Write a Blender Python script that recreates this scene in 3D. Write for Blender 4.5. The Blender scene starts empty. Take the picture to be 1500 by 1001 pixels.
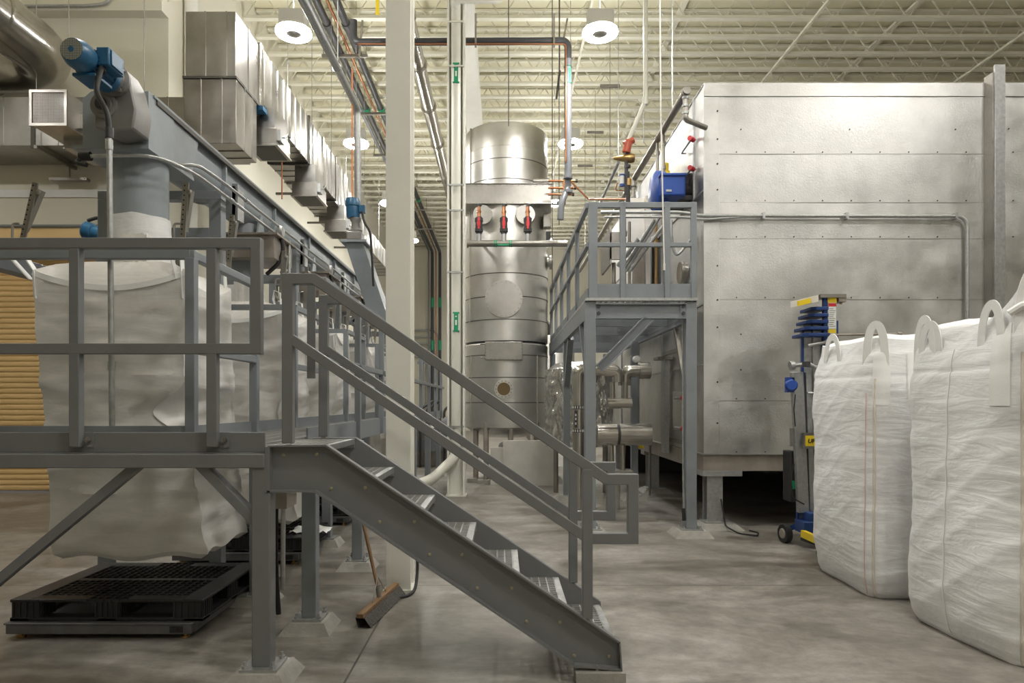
import bpy, bmesh, math, random
from mathutils import Vector, Matrix, noise
random.seed(7)
SC = bpy.context.scene
COL = SC.collection
PI = math.pi
CAMZ = 1.46

# ------------------------------------------------------------------ camera, world, exposure
cam_d = bpy.data.cameras.new('camera'); cam = bpy.data.objects.new('camera', cam_d); COL.objects.link(cam)
cam.location = (0, 0, CAMZ); cam.rotation_euler = (PI/2, 0, 0)
cam_d.lens = 24.0; cam_d.sensor_width = 36.0
cam_d.shift_x = 15/1500; cam_d.shift_y = 89.5/1500
cam_d.clip_start = 0.05; cam_d.clip_end = 200
SC.camera = cam
w = bpy.data.worlds.new('world'); SC.world = w; w.use_nodes = True
w.node_tree.nodes['Background'].inputs[0].default_value = (0.9, 0.92, 1, 1)
w.node_tree.nodes['Background'].inputs[1].default_value = 0.3
SC.view_settings.view_transform = 'Standard'; SC.view_settings.look = 'None'
SC.view_settings.exposure = 0.0; SC.view_settings.gamma = 1.0
SC.view_settings.use_curve_mapping = False
LAMP_S = 200.0       # radiance of the glowing ring of each high bay lamp
LAMP_UP = 42.0       # its upward spill
LAMP_COL = (1.0, 0.98, 0.94)

def P(px, py, Y):
    "the world point at depth Y (metres from the camera) seen at a photo pixel"
    return Vector(((px-735)*Y/1000, Y, CAMZ+(590-py)*Y/1000))

# ------------------------------------------------------------------ materials
MATS = {}
def mat(name, col, rough=0.5, metal=0.0, var=0.0, vscale=3.0, bump=0.0, bscale=40.0, stretch=(1,1,1), rvar=0.0, col2=None, emit=None, alpha=None, fine=0.0, fscale=200.0, spec=None, trans=0.0):
    m = bpy.data.materials.new(name); m.use_nodes = True
    nt = m.node_tree; b = nt.nodes['Principled BSDF']
    b.inputs['Base Color'].default_value = (*col, 1)
    b.inputs['Roughness'].default_value = rough; b.inputs['Metallic'].default_value = metal
    if spec is not None: b.inputs['Specular IOR Level'].default_value = spec
    if trans: b.inputs['Transmission Weight'].default_value = trans
    if emit:
        b.inputs['Emission Color'].default_value = (*emit[0], 1); b.inputs['Emission Strength'].default_value = emit[1]
    if var or bump or rvar or fine:
        tc = nt.nodes.new('ShaderNodeTexCoord'); mp = nt.nodes.new('ShaderNodeMapping')
        mp.inputs['Scale'].default_value = stretch
        nt.links.new(tc.outputs['Object'], mp.inputs['Vector'])
        n = nt.nodes.new('ShaderNodeTexNoise'); n.inputs['Scale'].default_value = vscale; n.inputs['Detail'].default_value = 6
        n.inputs['Roughness'].default_value = 0.62
        nt.links.new(mp.outputs[0], n.inputs['Vector'])
        if var:
            r = nt.nodes.new('ShaderNodeValToRGB')
            r.color_ramp.elements[0].position = 0.32; r.color_ramp.elements[1].position = 0.68
            c2 = col2 or tuple(c*(1-var) for c in col)
            r.color_ramp.elements[0].color = (*c2, 1); r.color_ramp.elements[1].color = (*col, 1)
            nt.links.new(n.outputs['Fac'], r.inputs[0]); nt.links.new(r.outputs[0], b.inputs['Base Color'])
        if rvar:
            mr = nt.nodes.new('ShaderNodeMapRange'); mr.inputs[1].default_value = .3; mr.inputs[2].default_value = .7
            mr.inputs[3].default_value = max(.03, rough-rvar); mr.inputs[4].default_value = rough+rvar
            nt.links.new(n.outputs['Fac'], mr.inputs[0]); nt.links.new(mr.outputs[0], b.inputs['Roughness'])
        last = None
        for amt, sc, det in ((bump, bscale, 4), (fine, fscale, 2)):
            if not amt: continue
            n2 = nt.nodes.new('ShaderNodeTexNoise'); n2.inputs['Scale'].default_value = sc; n2.inputs['Detail'].default_value = det
            nt.links.new(mp.outputs[0], n2.inputs['Vector'])
            bp = nt.nodes.new('ShaderNodeBump'); bp.inputs['Strength'].default_value = amt; bp.inputs['Distance'].default_value = .02
            nt.links.new(n2.outputs['Fac'], bp.inputs['Height'])
            if last: nt.links.new(last.outputs[0], bp.inputs['Normal'])
            last = bp
        if last: nt.links.new(last.outputs[0], b.inputs['Normal'])
    MATS[name] = m
    return m

GREY = mat('grey_paint', (0.180,0.184,0.186), .42, 0, var=.12, vscale=5, fine=.05, fscale=300)
GREYB = mat('blue_grey_paint', (0.235,0.255,0.275), .45, 0, var=.15, vscale=4)
GREYD = mat('conveyor_grey_paint', (0.30,0.335,0.36), .4, 0, var=.15, vscale=4)
CREAM = mat('cream_paint', (0.86,0.85,0.78), .5, 0, var=.06, vscale=2)
WALL = mat('wall_paint', (0.74,0.71,0.60), .75, 0, var=.05, vscale=.6, bump=.05, bscale=20)
JOIST = mat('joist_paint', (0.80,0.78,0.66), .6, 0, var=.06)
DECKM = mat('roof_deck_paint', (0.78,0.74,0.55), .7, 0, var=.1, vscale=.8)
STEEL = mat('brushed_stainless', (0.76,0.745,0.715), .40, 1.0, var=.16, vscale=2.2, rvar=.08, bump=.10, bscale=1.6, fine=.06, fscale=90)
OVEN = mat('oven_sheet', (0.68,0.675,0.66), .47, 1.0, var=.26, vscale=2.4, rvar=.10, bump=.10, bscale=1.1, fine=.12, fscale=60)
DUCT = mat('duct_sheet', (0.50,0.485,0.46), .34, 1.0, var=.3, vscale=2.2, rvar=.08, bump=.10, bscale=1.5)
DSTEEL = mat('dull_stainless', (0.40,0.38,0.35), .42, 1.0, var=.3, vscale=4, rvar=.1)
PIPEM = mat('polished_pipe', (0.58,0.555,0.52), .22, 1.0, var=.15, vscale=4, bump=.06, bscale=4)
FOIL = mat('foil', (0.72,0.71,0.69), .25, 1.0, bump=1.0, bscale=14, stretch=(1,1,.3))
GALV = mat('galvanised', (0.52,0.53,0.53), .42, .8, var=.25, vscale=25)
GRATE = mat('grating_galv', (0.55,0.55,0.54), .5, .6, var=.2, vscale=20)
BROWNST = mat('stained_stainless', (0.36,0.32,0.28), .5, .3, var=.3, vscale=5)
BLACKP = mat('black_plastic', (0.022,0.021,0.022), .45, 0, var=.3, vscale=5, bump=.05, bscale=60)
RUBBER = mat('black_rubber', (0.018,0.018,0.018), .6)
BLACKI = mat('black_pipe', (0.045,0.045,0.048), .45)
GREYP = mat('grey_pvc', (0.19,0.20,0.22), .4)
WPVC = mat('white_pvc', (0.72,0.71,0.63), .4)
COPPER = mat('copper', (0.46,0.20,0.10), .35, .9)
BRASS = mat('brass', (0.50,0.33,0.14), .35, .9, var=.2, vscale=15)
RED = mat('red_handle', (0.62,0.03,0.04), .4)
ORANGE = mat('orange_cord', (0.85,0.25,0.08), .5)
REDORG = mat('red_orange_paint', (0.50,0.09,0.04), .4)
BLUE = mat('motor_blue', (0.022,0.115,0.23), .33, 0, var=.2, vscale=8)
BLUE2 = mat('bright_blue', (0.02,0.075,0.36), .38)
BLUEL = mat('lift_blue', (0.015,0.05,0.20), .38)
GEARG = mat('gearbox_grey', (0.26,0.25,0.24), .45, .3, var=.2, vscale=8)
YEL = mat('yellow', (0.85,0.62,0.02), .45)
GREEN = mat('green_label', (0.01,0.30,0.14), .45)
WHITE = mat('white_paint', (0.80,0.80,0.78), .5)
BLACKL = mat('black_ink', (0.01,0.01,0.01), .6)
MESHD = mat('dark_mesh', (0.10,0.095,0.085), .5, .6)
WOOD = mat('wood_handle', (0.27,0.155,0.075), .45, 0, var=.3, vscale=6, stretch=(8,8,1))
BRIST = mat('bristle', (0.13,0.12,0.11), .9, 0, var=.5, vscale=90, bump=.8, bscale=150)
CORD = mat('white_cord', (0.75,0.72,0.66), .7)
CONC = mat('footing_concrete', (0.36,0.345,0.31), .85, 0, var=.25, vscale=9, bump=.2, bscale=60)
BLOCK = mat('concrete_block', (0.58,0.56,0.51), .85, 0, var=.15, vscale=4)
GLASSD = mat('sight_glass', (0.16,0.11,0.05), .12, 0)
STRAP = mat('bag_strap', (0.84,0.84,0.83), .8, 0, bump=.06, bscale=160)
SEAM = mat('beige_seam', (0.70,0.65,0.57), .85)
THREAD = mat('red_thread', (0.72,0.48,0.42), .85)
DUSTY = mat('dusty_bag', (0.62,0.595,0.56), .8)
LAMPM = mat('lamp_glow', (1,1,1), .5, emit=(LAMP_COL, LAMP_S))
TAN = mat('tan_recess', (0.42,0.36,0.20), .6)
BOLTM = mat('zinc_bolt', (0.42,0.38,0.28), .45, .7)
LAMPH = mat('lamp_housing', (0.66,0.65,0.62), .4, .2)
DUSTYSTEEL = mat('scale_steel', (0.16,0.16,0.165), .45, .4, var=.3, vscale=8)

def fabric(name, col, wr=1.0, tr=0.0):
    m = bpy.data.materials.new(name); m.use_nodes = True
    nt = m.node_tree; b = nt.nodes['Principled BSDF']; L = nt.links
    b.inputs['Roughness'].default_value = .62; b.inputs['Specular IOR Level'].default_value = .35
    tc = nt.nodes.new('ShaderNodeTexCoord')
    mp = nt.nodes.new('ShaderNodeMapping'); mp.inputs['Scale'].default_value = (1.3,1.3,6.5)
    L.new(tc.outputs['Object'], mp.inputs[0])
    n1 = nt.nodes.new('ShaderNodeTexNoise'); n1.inputs['Scale'].default_value = 1.7; n1.inputs['Detail'].default_value = 5; n1.inputs['Distortion'].default_value = 1.2
    L.new(mp.outputs[0], n1.inputs['Vector'])
    n2 = nt.nodes.new('ShaderNodeTexNoise'); n2.inputs['Scale'].default_value = 8; n2.inputs['Detail'].default_value = 5; n2.inputs['Distortion'].default_value = 2
    L.new(tc.outputs['Object'], n2.inputs['Vector'])
    r1 = nt.nodes.new('ShaderNodeMapRange'); r1.inputs[1].default_value = .35; r1.inputs[2].default_value = .65
    L.new(n1.outputs['Fac'], r1.inputs[0])
    b1 = nt.nodes.new('ShaderNodeBump'); b1.inputs['Strength'].default_value = .13*wr; b1.inputs['Distance'].default_value = .03
    L.new(r1.outputs[0], b1.inputs['Height'])
    b2 = nt.nodes.new('ShaderNodeBump'); b2.inputs['Strength'].default_value = .12*wr; b2.inputs['Distance'].default_value = .012
    L.new(n2.outputs['Fac'], b2.inputs['Height']); L.new(b1.outputs[0], b2.inputs['Normal'])
    ck = nt.nodes.new('ShaderNodeTexVoronoi'); ck.inputs['Scale'].default_value = 260
    L.new(tc.outputs['Object'], ck.inputs['Vector'])
    b3 = nt.nodes.new('ShaderNodeBump'); b3.inputs['Strength'].default_value = .08; b3.inputs['Distance'].default_value = .003
    L.new(ck.outputs['Distance'], b3.inputs['Height']); L.new(b2.outputs[0], b3.inputs['Normal'])
    L.new(b3.outputs[0], b.inputs['Normal'])
    r = nt.nodes.new('ShaderNodeValToRGB'); r.color_ramp.elements[0].position = .3; r.color_ramp.elements[1].position = .75
    r.color_ramp.elements[0].color = (*[c*.93 for c in col], 1); r.color_ramp.elements[1].color = (*col, 1)
    L.new(n2.outputs['Fac'], r.inputs[0]); L.new(r.outputs[0], b.inputs['Base Color'])
    if tr:
        t = nt.nodes.new('ShaderNodeBsdfTranslucent'); t.inputs[0].default_value = (*col, 1)
        mx = nt.nodes.new('ShaderNodeMixShader'); mx.inputs[0].default_value = tr
        L.new(b.outputs[0], mx.inputs[1]); L.new(t.outputs[0], mx.inputs[2]); L.new(mx.outputs[0], nt.nodes['Material Output'].inputs[0])
    return m
BAGF = fabric('woven_white', (0.86,0.86,0.87))
HANGF = fabric('woven_hanging', (0.82,0.80,0.77), .8, .18)

def floor_material():
    m = bpy.data.materials.new('polished_concrete'); m.use_nodes = True
    nt = m.node_tree; b = nt.nodes['Principled BSDF']; L = nt.links; N = nt.nodes.new
    tc = N('ShaderNodeTexCoord')
    n1 = N('ShaderNodeTexNoise'); n1.inputs['Scale'].default_value = .7; n1.inputs['Detail'].default_value = 10; n1.inputs['Roughness'].default_value = .72; n1.inputs['Distortion'].default_value = .8
    mp = N('ShaderNodeMapping'); mp.inputs['Scale'].default_value = (.8,1.5,1); L.new(tc.outputs['Object'], mp.inputs[0]); L.new(mp.outputs[0], n1.inputs['Vector'])
    r = N('ShaderNodeValToRGB'); e = r.color_ramp.elements
    e[0].position = .36; e[0].color = (.105,.092,.078,1); e[1].position = .66; e[1].color = (.325,.305,.28,1)
    x = e.new(.5); x.color = (.205,.188,.165,1)
    L.new(n1.outputs['Fac'], r.inputs[0])
    n2 = N('ShaderNodeTexNoise'); n2.inputs['Scale'].default_value = 7; n2.inputs['Detail'].default_value = 8; n2.inputs['Roughness'].default_value = .7
    L.new(tc.outputs['Object'], n2.inputs['Vector'])
    mx = N('ShaderNodeMix'); mx.data_type = 'RGBA'; mx.blend_type = 'OVERLAY'; mx.inputs[0].default_value = .7
    L.new(r.outputs[0], mx.inputs[6]); L.new(n2.outputs['Fac'], mx.inputs[7])
    # saw-cut joints, every bay
    sep = N('ShaderNodeSeparateXYZ'); L.new(tc.outputs['Object'], sep.inputs[0])
    def joint(axis, off, per, half):
        a = N('ShaderNodeMath'); a.operation = 'SUBTRACT'; L.new(sep.outputs[axis], a.inputs[0]); a.inputs[1].default_value = off-per/2
        f = N('ShaderNodeMath'); f.operation = 'FLOORED_MODULO'; L.new(a.outputs[0], f.inputs[0]); f.inputs[1].default_value = per
        s = N('ShaderNodeMath'); s.operation = 'SUBTRACT'; L.new(f.outputs[0], s.inputs[0]); s.inputs[1].default_value = per/2
        ab = N('ShaderNodeMath'); ab.operation = 'ABSOLUTE'; L.new(s.outputs[0], ab.inputs[0])
        lt = N('ShaderNodeMath'); lt.operation = 'LESS_THAN'; L.new(ab.outputs[0], lt.inputs[0]); lt.inputs[1].default_value = half
        return lt
    j1 = joint('X', -3.82, 10.6, .006); j2 = joint('Y', -7.85, 5.3, .006)
    mxm = N('ShaderNodeMath'); mxm.operation = 'MAXIMUM'; L.new(j1.outputs[0], mxm.inputs[0]); L.new(j2.outputs[0], mxm.inputs[1])
    mj = N('ShaderNodeMix'); mj.data_type = 'RGBA'; L.new(mxm.outputs[0], mj.inputs[0]); L.new(mx.outputs[2], mj.inputs[6]); mj.inputs[7].default_value = (.05,.045,.04,1)
    L.new(mj.outputs[2], b.inputs['Base Color'])
    rr = N('ShaderNodeMapRange'); rr.inputs[1].default_value = .3; rr.inputs[2].default_value = .7; rr.inputs[3].default_value = .30; rr.inputs[4].default_value = .52
    L.new(n1.outputs['Fac'], rr.inputs[0]); L.new(rr.outputs[0], b.inputs['Roughness'])
    bp = N('ShaderNodeBump'); bp.inputs['Strength'].default_value = .1; bp.inputs['Distance'].default_value = .01
    L.new(n2.outputs['Fac'], bp.inputs['Height']); L.new(bp.outputs[0], b.inputs['Normal'])
    return m
FLOOR = floor_material()
DOORM = mat('tan_door', (0.64,0.44,0.20), .5, 0, var=.08, vscale=2)

# ------------------------------------------------------------------ mesh builder
class MB:
    def __init__(s): s.v = []; s.f = []
    def add(s, vs, fs):
        n = len(s.v); s.v += [tuple(a) for a in vs]; s.f += [tuple(i+n for i in f) for f in fs]; return s
    def box(s, x0, x1, y0, y1, z0, z1):
        return s.add([(x0,y0,z0),(x1,y0,z0),(x1,y1,z0),(x0,y1,z0),(x0,y0,z1),(x1,y0,z1),(x1,y1,z1),(x0,y1,z1)],
                     [(0,3,2,1),(4,5,6,7),(0,1,5,4),(1,2,6,5),(2,3,7,6),(3,0,4,7)])
    def cbox(s, c, sx, sy, sz, M=None):
        c = Vector(c); vs = []
        for z in (-1,1):
            for x, y in ((-1,-1),(1,-1),(1,1),(-1,1)):
                d = Vector((x*sx/2, y*sy/2, z*sz/2))
                if M: d = M @ d
                vs.append(c+d)
        return s.add(vs, [(0,3,2,1),(4,5,6,7),(0,1,5,4),(1,2,6,5),(2,3,7,6),(3,0,4,7)])
    def bar(s, p, q, w, h=None, up=(0,0,1)):
        p = Vector(p); q = Vector(q); h = h or w; d = (q-p).normalized(); u = Vector(up)
        if abs(d.dot(u)) > .99: u = Vector((0,1,0))
        a = d.cross(u).normalized(); b = a.cross(d).normalized(); vs = []
        for c in (p, q):
            for i, j in ((-1,-1),(1,-1),(1,1),(-1,1)): vs.append(c+a*(i*w/2)+b*(j*h/2))
        return s.add(vs, [(0,3,2,1),(4,5,6,7),(0,1,5,4),(1,2,6,5),(2,3,7,6),(3,0,4,7)])
    def cyl(s, p, q, r, r2=None, n=16, caps=True):
        p = Vector(p); q = Vector(q); r2 = r if r2 is None else r2; d = (q-p).normalized()
        a = d.orthogonal().normalized(); b = d.cross(a); vs = []; fs = []
        for c, rr in ((p, r), (q, r2)):
            for i in range(n):
                t = 2*PI*i/n; vs.append(c+(a*math.cos(t)+b*math.sin(t))*rr)
        for i in range(n): fs.append((i, (i+1)%n, n+(i+1)%n, n+i))
        if caps: fs.append(tuple(range(n-1,-1,-1))); fs.append(tuple(range(n,2*n)))
        return s.add(vs, fs)
    def lathe(s, c, axis, prof, n=32, a0=0, a1=2*PI):
        c = Vector(c); d = Vector(axis).normalized(); a = d.orthogonal().normalized()
        if abs(d.z) > .99: a = Vector((1,0,0))
        b = d.cross(a); vs = []; fs = []; full = abs(a1-a0-2*PI) < 1e-6; m = n if full else n+1
        for r, t in prof:
            for i in range(m):
                th = a0+(a1-a0)*i/n; vs.append(c+d*t+(a*math.cos(th)+b*math.sin(th))*r)
        for k in range(len(prof)-1):
            for i in range(n):
                j = (i+1)%m if full else i+1
                fs.append((k*m+i, k*m+j, (k+1)*m+j, (k+1)*m+i))
        if full:
            if prof[0][0] > 1e-5: fs.append(tuple(range(m-1,-1,-1)))
            if prof[-1][0] > 1e-5: fs.append(tuple(range((len(prof)-1)*m, len(prof)*m)))
        return s.add(vs, fs)
    def tube(s, pts, r, bend=0, n=10, seg=6):
        pts = [Vector(p) for p in pts]; path = [pts[0]]
        for i in range(1, len(pts)-1):
            p = pts[i]; d1 = (pts[i-1]-p); d2 = (pts[i+1]-p)
            t = min(bend, d1.length*.49, d2.length*.49)
            if t < 1e-4: path.append(p); continue
            A = p+d1.normalized()*t; B = p+d2.normalized()*t
            for k in range(seg+1):
                u = k/seg; path.append(A*(1-u)**2+p*2*u*(1-u)+B*u*u)
        path.append(pts[-1])
        rings = []; d = (path[1]-path[0]).normalized(); a = d.orthogonal().normalized()
        for i, p in enumerate(path):
            if i == 0: t = path[1]-path[0]
            elif i == len(path)-1: t = path[-1]-path[-2]
            else: t = (path[i+1]-path[i]).normalized()+(path[i]-path[i-1]).normalized()
            t.normalize(); a = (a-t*a.dot(t)).normalized(); b = t.cross(a)
            rings.append([p+(a*math.cos(2*PI*k/n)+b*math.sin(2*PI*k/n))*r for k in range(n)])
        vs = [v for rg in rings for v in rg]; fs = []
        for i in range(len(rings)-1):
            for k in range(n): fs.append((i*n+k, i*n+(k+1)%n, (i+1)*n+(k+1)%n, (i+1)*n+k))
        fs.append(tuple(range(n-1,-1,-1))); fs.append(tuple(range((len(rings)-1)*n, len(rings)*n)))
        return s.add(vs, fs)
    def path(s, pts, w, t, N, closed=False):
        "mitred flat section along pts in the plane of normal N: w in the plane, t along N"
        pts = [Vector(p) for p in pts]; N = Vector(N).normalized(); n = len(pts); L = []; R = []
        for i in range(n):
            dp = pts[i]-pts[i-1] if (i > 0 or closed) else pts[1]-pts[0]
            dn = pts[(i+1)%n]-pts[i] if (i < n-1 or closed) else pts[-1]-pts[-2]
            dp.normalize(); dn.normalize(); n1 = N.cross(dp).normalized(); n2 = N.cross(dn).normalized()
            mth = (n1+n2); mth.normalize(); k = 1/max(.35, mth.dot(n1))
            L.append(pts[i]+mth*(w/2*k)); R.append(pts[i]-mth*(w/2*k))
        vs = []
        for i in range(n):
            vs += [L[i]-N*t/2, R[i]-N*t/2, R[i]+N*t/2, L[i]+N*t/2]
        fs = []
        m = n if closed else n-1
        for i in range(m):
            j = (i+1)%n
            for k in range(4): fs.append((i*4+k, i*4+(k+1)%4, j*4+(k+1)%4, j*4+k))
        if not closed: fs += [(3,2,1,0), ((n-1)*4, (n-1)*4+1, (n-1)*4+2, (n-1)*4+3)]
        return s.add(vs, fs)
    def prism(s, poly, axis, a, b):
        n = len(poly); vs = []
        for t in (a, b):
            for u, v in poly: vs.append({'x':(t,u,v),'y':(u,t,v),'z':(u,v,t)}[axis])
        fs = [(i,(i+1)%n,n+(i+1)%n,n+i) for i in range(n)]+[tuple(range(n-1,-1,-1)), tuple(range(n,2*n))]
        return s.add(vs, fs)
    def grid(s, rows, closeu=False):
        m = len(rows[0]); vs = [v for r in rows for v in r]; fs = []
        for i in range(len(rows)-1):
            for k in range(m if closeu else m-1):
                fs.append((i*m+k, i*m+(k+1)%m, (i+1)*m+(k+1)%m, (i+1)*m+k))
        return s.add(vs, fs)
    def build(s, name, m, parent=None, bevel=0, smooth=True, label=None):
        off = Vector((0,0,0))
        if parent is None:
            xs = [v[0] for v in s.v]; ys = [v[1] for v in s.v]; zs = [v[2] for v in s.v]
            off = Vector(((min(xs)+max(xs))/2, (min(ys)+max(ys))/2, min(zs)))
        else:
            p = parent
            while p: off += p.location; p = p.parent
        me = bpy.data.meshes.new(name)
        me.from_pydata([(v[0]-off.x, v[1]-off.y, v[2]-off.z) for v in s.v], [], s.f)
        bm = bmesh.new(); bm.from_mesh(me); bmesh.ops.recalc_face_normals(bm, faces=bm.faces); bm.to_mesh(me); bm.free()
        me.materials.append(m)
        if smooth:
            me.polygons.foreach_set('use_smooth', [True]*len(me.polygons)); me.set_sharp_from_angle(angle=math.radians(38))
        o = bpy.data.objects.new(name, me); COL.objects.link(o)
        if parent is None: o.location = off
        else: o.parent = parent
        if bevel:
            md = o.modifiers.new('bevel', 'BEVEL'); md.width = bevel; md.segments = 2; md.limit_method = 'ANGLE'; md.angle_limit = math.radians(50)
        if label: o['label'] = label
        return o

def tag(o, label=None, cat=None, group=None, kind=None):
    if label: o['label'] = label
    if cat: o['category'] = cat
    if group: o['group'] = group
    if kind: o['kind'] = kind
    return o
def T(name, label, cat, loc=(0,0,0), group=None, rz=0):
    o = bpy.data.objects.new(name, None); COL.objects.link(o); o.location = loc; o.rotation_euler.z = rz
    o.empty_display_size = .1
    return tag(o, label, cat, group)
KIDS = {}
def copy_tree(o, loc, label=None, parent=None):
    c = o.copy(); COL.objects.link(c)
    if parent is None: c.location = loc
    else: c.parent = parent
    if label: c['label'] = label
    for ch in [x for x in ALL() if x.parent == o]: copy_tree(ch, None, None, c)
    return c
def ALL(): return list(COL.objects)
def thing(mb, name, m, label, cat, group=None, bevel=0, kind=None):
    return tag(mb.build(name, m, None, bevel), label, cat, group, kind)

# ------------------------------------------------------------------ building shell
YW = 11.06       # the wall with the roller door
XS = -5.40       # the long side wall beyond it
YB = 35.6        # far end wall
ZD = 10.1        # roof deck
def struct(mb, name, m, bevel=0): return tag(mb.build(name, m, None, bevel), kind='structure')
struct(MB().box(-14,20,-9,YB,-.2,0), 'floor', FLOOR)
deck = MB()
deck.box(-14,20,-9,YB,ZD,ZD+.1)
struct(deck, 'ceiling', DECKM)
DX0, DX1, DZ1 = -11.6, -6.42, 3.94
wl = MB().box(-14,DX0,YW,YW+.25,0,ZD).box(DX1,XS,YW,YW+.25,0,ZD).box(DX0,DX1,YW,YW+.25,DZ1,ZD)
struct(wl, 'wall_front_left', WALL)
struct(MB().box(XS-.25,XS,YW+.25,YB,0,ZD), 'wall_side', WALL)
struct(MB().box(XS-.25,20,YB,YB+.25,0,ZD), 'wall_back', WALL)
struct(MB().box(-14.25,-14,-9,YW+.25,0,ZD), 'wall_left', WALL)
struct(MB().box(20,20.25,-9,YB,0,ZD), 'wall_right', WALL)
struct(MB().box(-14,20,-9.25,-9,0,ZD), 'wall_rear', WALL)
# roller door: curved slats, one curtain
prof = []; z = 0.02; k = 0
while z < DZ1-.02:
    for t, q_ in ((0,0),(.10,.014),(.3,.021),(.7,.022),(.90,.014)): prof.append((YW+.10-q_, z+t*.088))
    z += .088
d = MB(); rows = [[(DX0-.02, a, b) for a, b in prof], [(DX1+.02, a, b) for a, b in prof]]
d.grid(rows); struct(d, 'door_1', DOORM)
hood = T('door_hood', 'tan sheet metal hood box above the orange roller door', 'door hood', (-9, YW, 3.95))
MB().prism([(YW,3.95),(YW,4.20),(YW-.32,4.20),(YW-.36,4.14),(YW-.36,3.95)], 'x', DX0-.1, DX1-.02).build('hood_box', DOORM, hood, .008)
MB().box(DX1-.02,DX1+.03,YW-.38,YW,3.93,4.22).build('end_plate', GREYB, hood)
thing(MB().box(DX1-.02,DX1+.07,YW-.06,YW,0,3.95), 'door_guide', GREYB, 'grey vertical guide track at right of the roller door', 'door guide')
struct(MB().box(-14,XS,YW-.03,YW,4.78,4.90), 'trim_1', WHITE)
struct(MB().box(-14,XS,YW-.22,YW,7.69,7.95), 'trim_2', WALL)
struct(MB().box(-14,XS+.02,YW-.06,YW,4.30,4.33), 'trim_3', GREYB)
# wall panel battens of the far end wall
for i in range(9):
    x = XS+1+i*1.9
    struct(MB().box(x,x+.05,YB-.03,YB,0,ZD), 'trim_%d' % (4+i), WALL)

# roof joists: double-angle chords with a zigzag web
H = 8.0
def joist():
    m = MB(); x0, x1 = XS+.02, 19.9
    zb = CAMZ+H; zt = ZD-.02
    m.box(x0,x1,-.065,.065,zb,zb+.06); m.box(x0,x1,-.05,.05,zt-.05,zt)
    per = .77; x = x0
    while x < x1-per:
        m.bar((x,0,zb+.02),(x+per/2,0,zt-.02), .022, .022); m.bar((x+per/2,0,zt-.02),(x+per,0,zb+.02), .022, .022)
        x += per
    return m
j0 = None
jys = [H*(1.782+.0913*k) for k in range(-6, 30)]
for yj in jys:
    if j0 is None:
        j0 = joist().build('roof_joist', JOIST, None, smooth=False)
        tag(j0, 'cream painted open-web roof joist spanning the hall under the deck', 'roof joist', 'open-web roof joists', 'structure')
        j0.location.y = yj
    else:
        c = j0.copy(); COL.objects.link(c); c.location.y = yj
for X, Z, wd, nm in ((1.8,CAMZ+H-.03,.05,'just right of the tall vessel'), (6.5,CAMZ+H-.03,.06,'above the middle of the oven'), (11.3,CAMZ+H-.03,.06,'at the right edge of the photo'), (3.9,ZD-.12,.12,'at the left corner of the oven'), (8.9,ZD-.12,.14,'above the right part of the oven'), (-1.95,CAMZ+H-.03,.06,'beside the round insulated pipe')):
    tag(MB().box(X-wd/2,X+wd/2,9,YB,Z,Z+.05).build('joist_bridging', JOIST), 'cream bridging strip crossing the roof joists %s' % nm, 'bridging', 'bridging strips across the joists', 'structure')
# girder above the columns
g = MB(); gz = 8.75
g.box(-.94,-.54,5,YB,gz,gz+.03); g.box(-.755,-.725,5,YB,gz+.03,gz+.62); g.box(-.94,-.54,5,YB,gz+.62,gz+.65)
tag(g.build('roof_girder', CREAM), 'cream steel girder running back above the columns', 'girder', kind='structure')

def icolumn(x0, x1, y0, y1, top, name, label, webx=False):
    c = T(name, label, 'column', ((x0+x1)/2, (y0+y1)/2, 0)); m = MB(); t = .02
    if webx:  # web faces the camera, flanges at left and right
        m.box(x0,x0+.035,y0,y1,0,top); m.box(x1-.035,x1,y0,y1,0,top); ym = (y0+y1)/2; m.box(x0+.035,x1-.035,ym-.01,ym+.01,0,top)
    else:
        m.box(x0,x1,y0,y0+t,0,top); m.box(x0,x1,y1-t,y1,0,top); xm = (x0+x1)/2; m.box(xm-.01,xm+.01,y0+t,y1-t,0,top)
    m.build('shaft', CREAM, c, .004)
    MB().box(x0-.02,x1+.02,y0-.02,y1+.02,-.001,.02).build('base_plate', CREAM, c)
    return c
icolumn(-.893,-.70,5.25,5.47,gz, 'steel_column', 'wide cream painted steel column behind the staircase, nearest the camera')
icolumn(-.85,-.573,10.6,10.86,gz, 'steel_column', 'slimmer cream column carrying a white drain pipe, left of the tall vessel', True)

# ------------------------------------------------------------------ high bay lamps
lamp0 = None
def make_lamp():
    r = T('high_bay_lamp', '', 'lamp', (0,0,6.9))
    MB().lathe((0,0,6.9), (0,0,1), [(.125,.0),(.135,-.012),(.245,-.012),(.262,.006),(.255,.035),(.125,.035),(.125,0)], 40).build('light_ring', LAMPM, r)
    MB().lathe((0,0,6.9), (0,0,1), [(.0,.06),(.255,.042),(.258,.05),(.24,.075),(.15,.10),(.0,.10)], 40).build('reflector', LAMPH, r)
    MB().box(-.19,.19,-.12,.12,7.0,7.22).build('driver_box', LAMPH, r, .01)
    MB().cyl((0,0,7.22),(0,0,ZD+.02),.008,n=8).build('hanging_rod', GALV, r)
    MB().lathe((0,0,6.9), (0,0,1), [(0,-.020),(.07,-.018),(.11,-.008),(.11,.03),(0,.03)], 24).build('centre_cap', DSTEEL, r)
    return r
lampu = bpy.data.lights.new('lamp_spill', 'AREA'); lampu.shape = 'DISK'; lampu.size = .45; lampu.energy = LAMP_UP; lampu.color = LAMP_COL
rows_l = [10.07, 14.4, 18.7, 23.0]
spots = []
for X, side in ((-3.07,'left'), (1.45,'right')):
    for k, Y in enumerate(rows_l): spots.append((X, Y, True, side, k))
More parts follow.
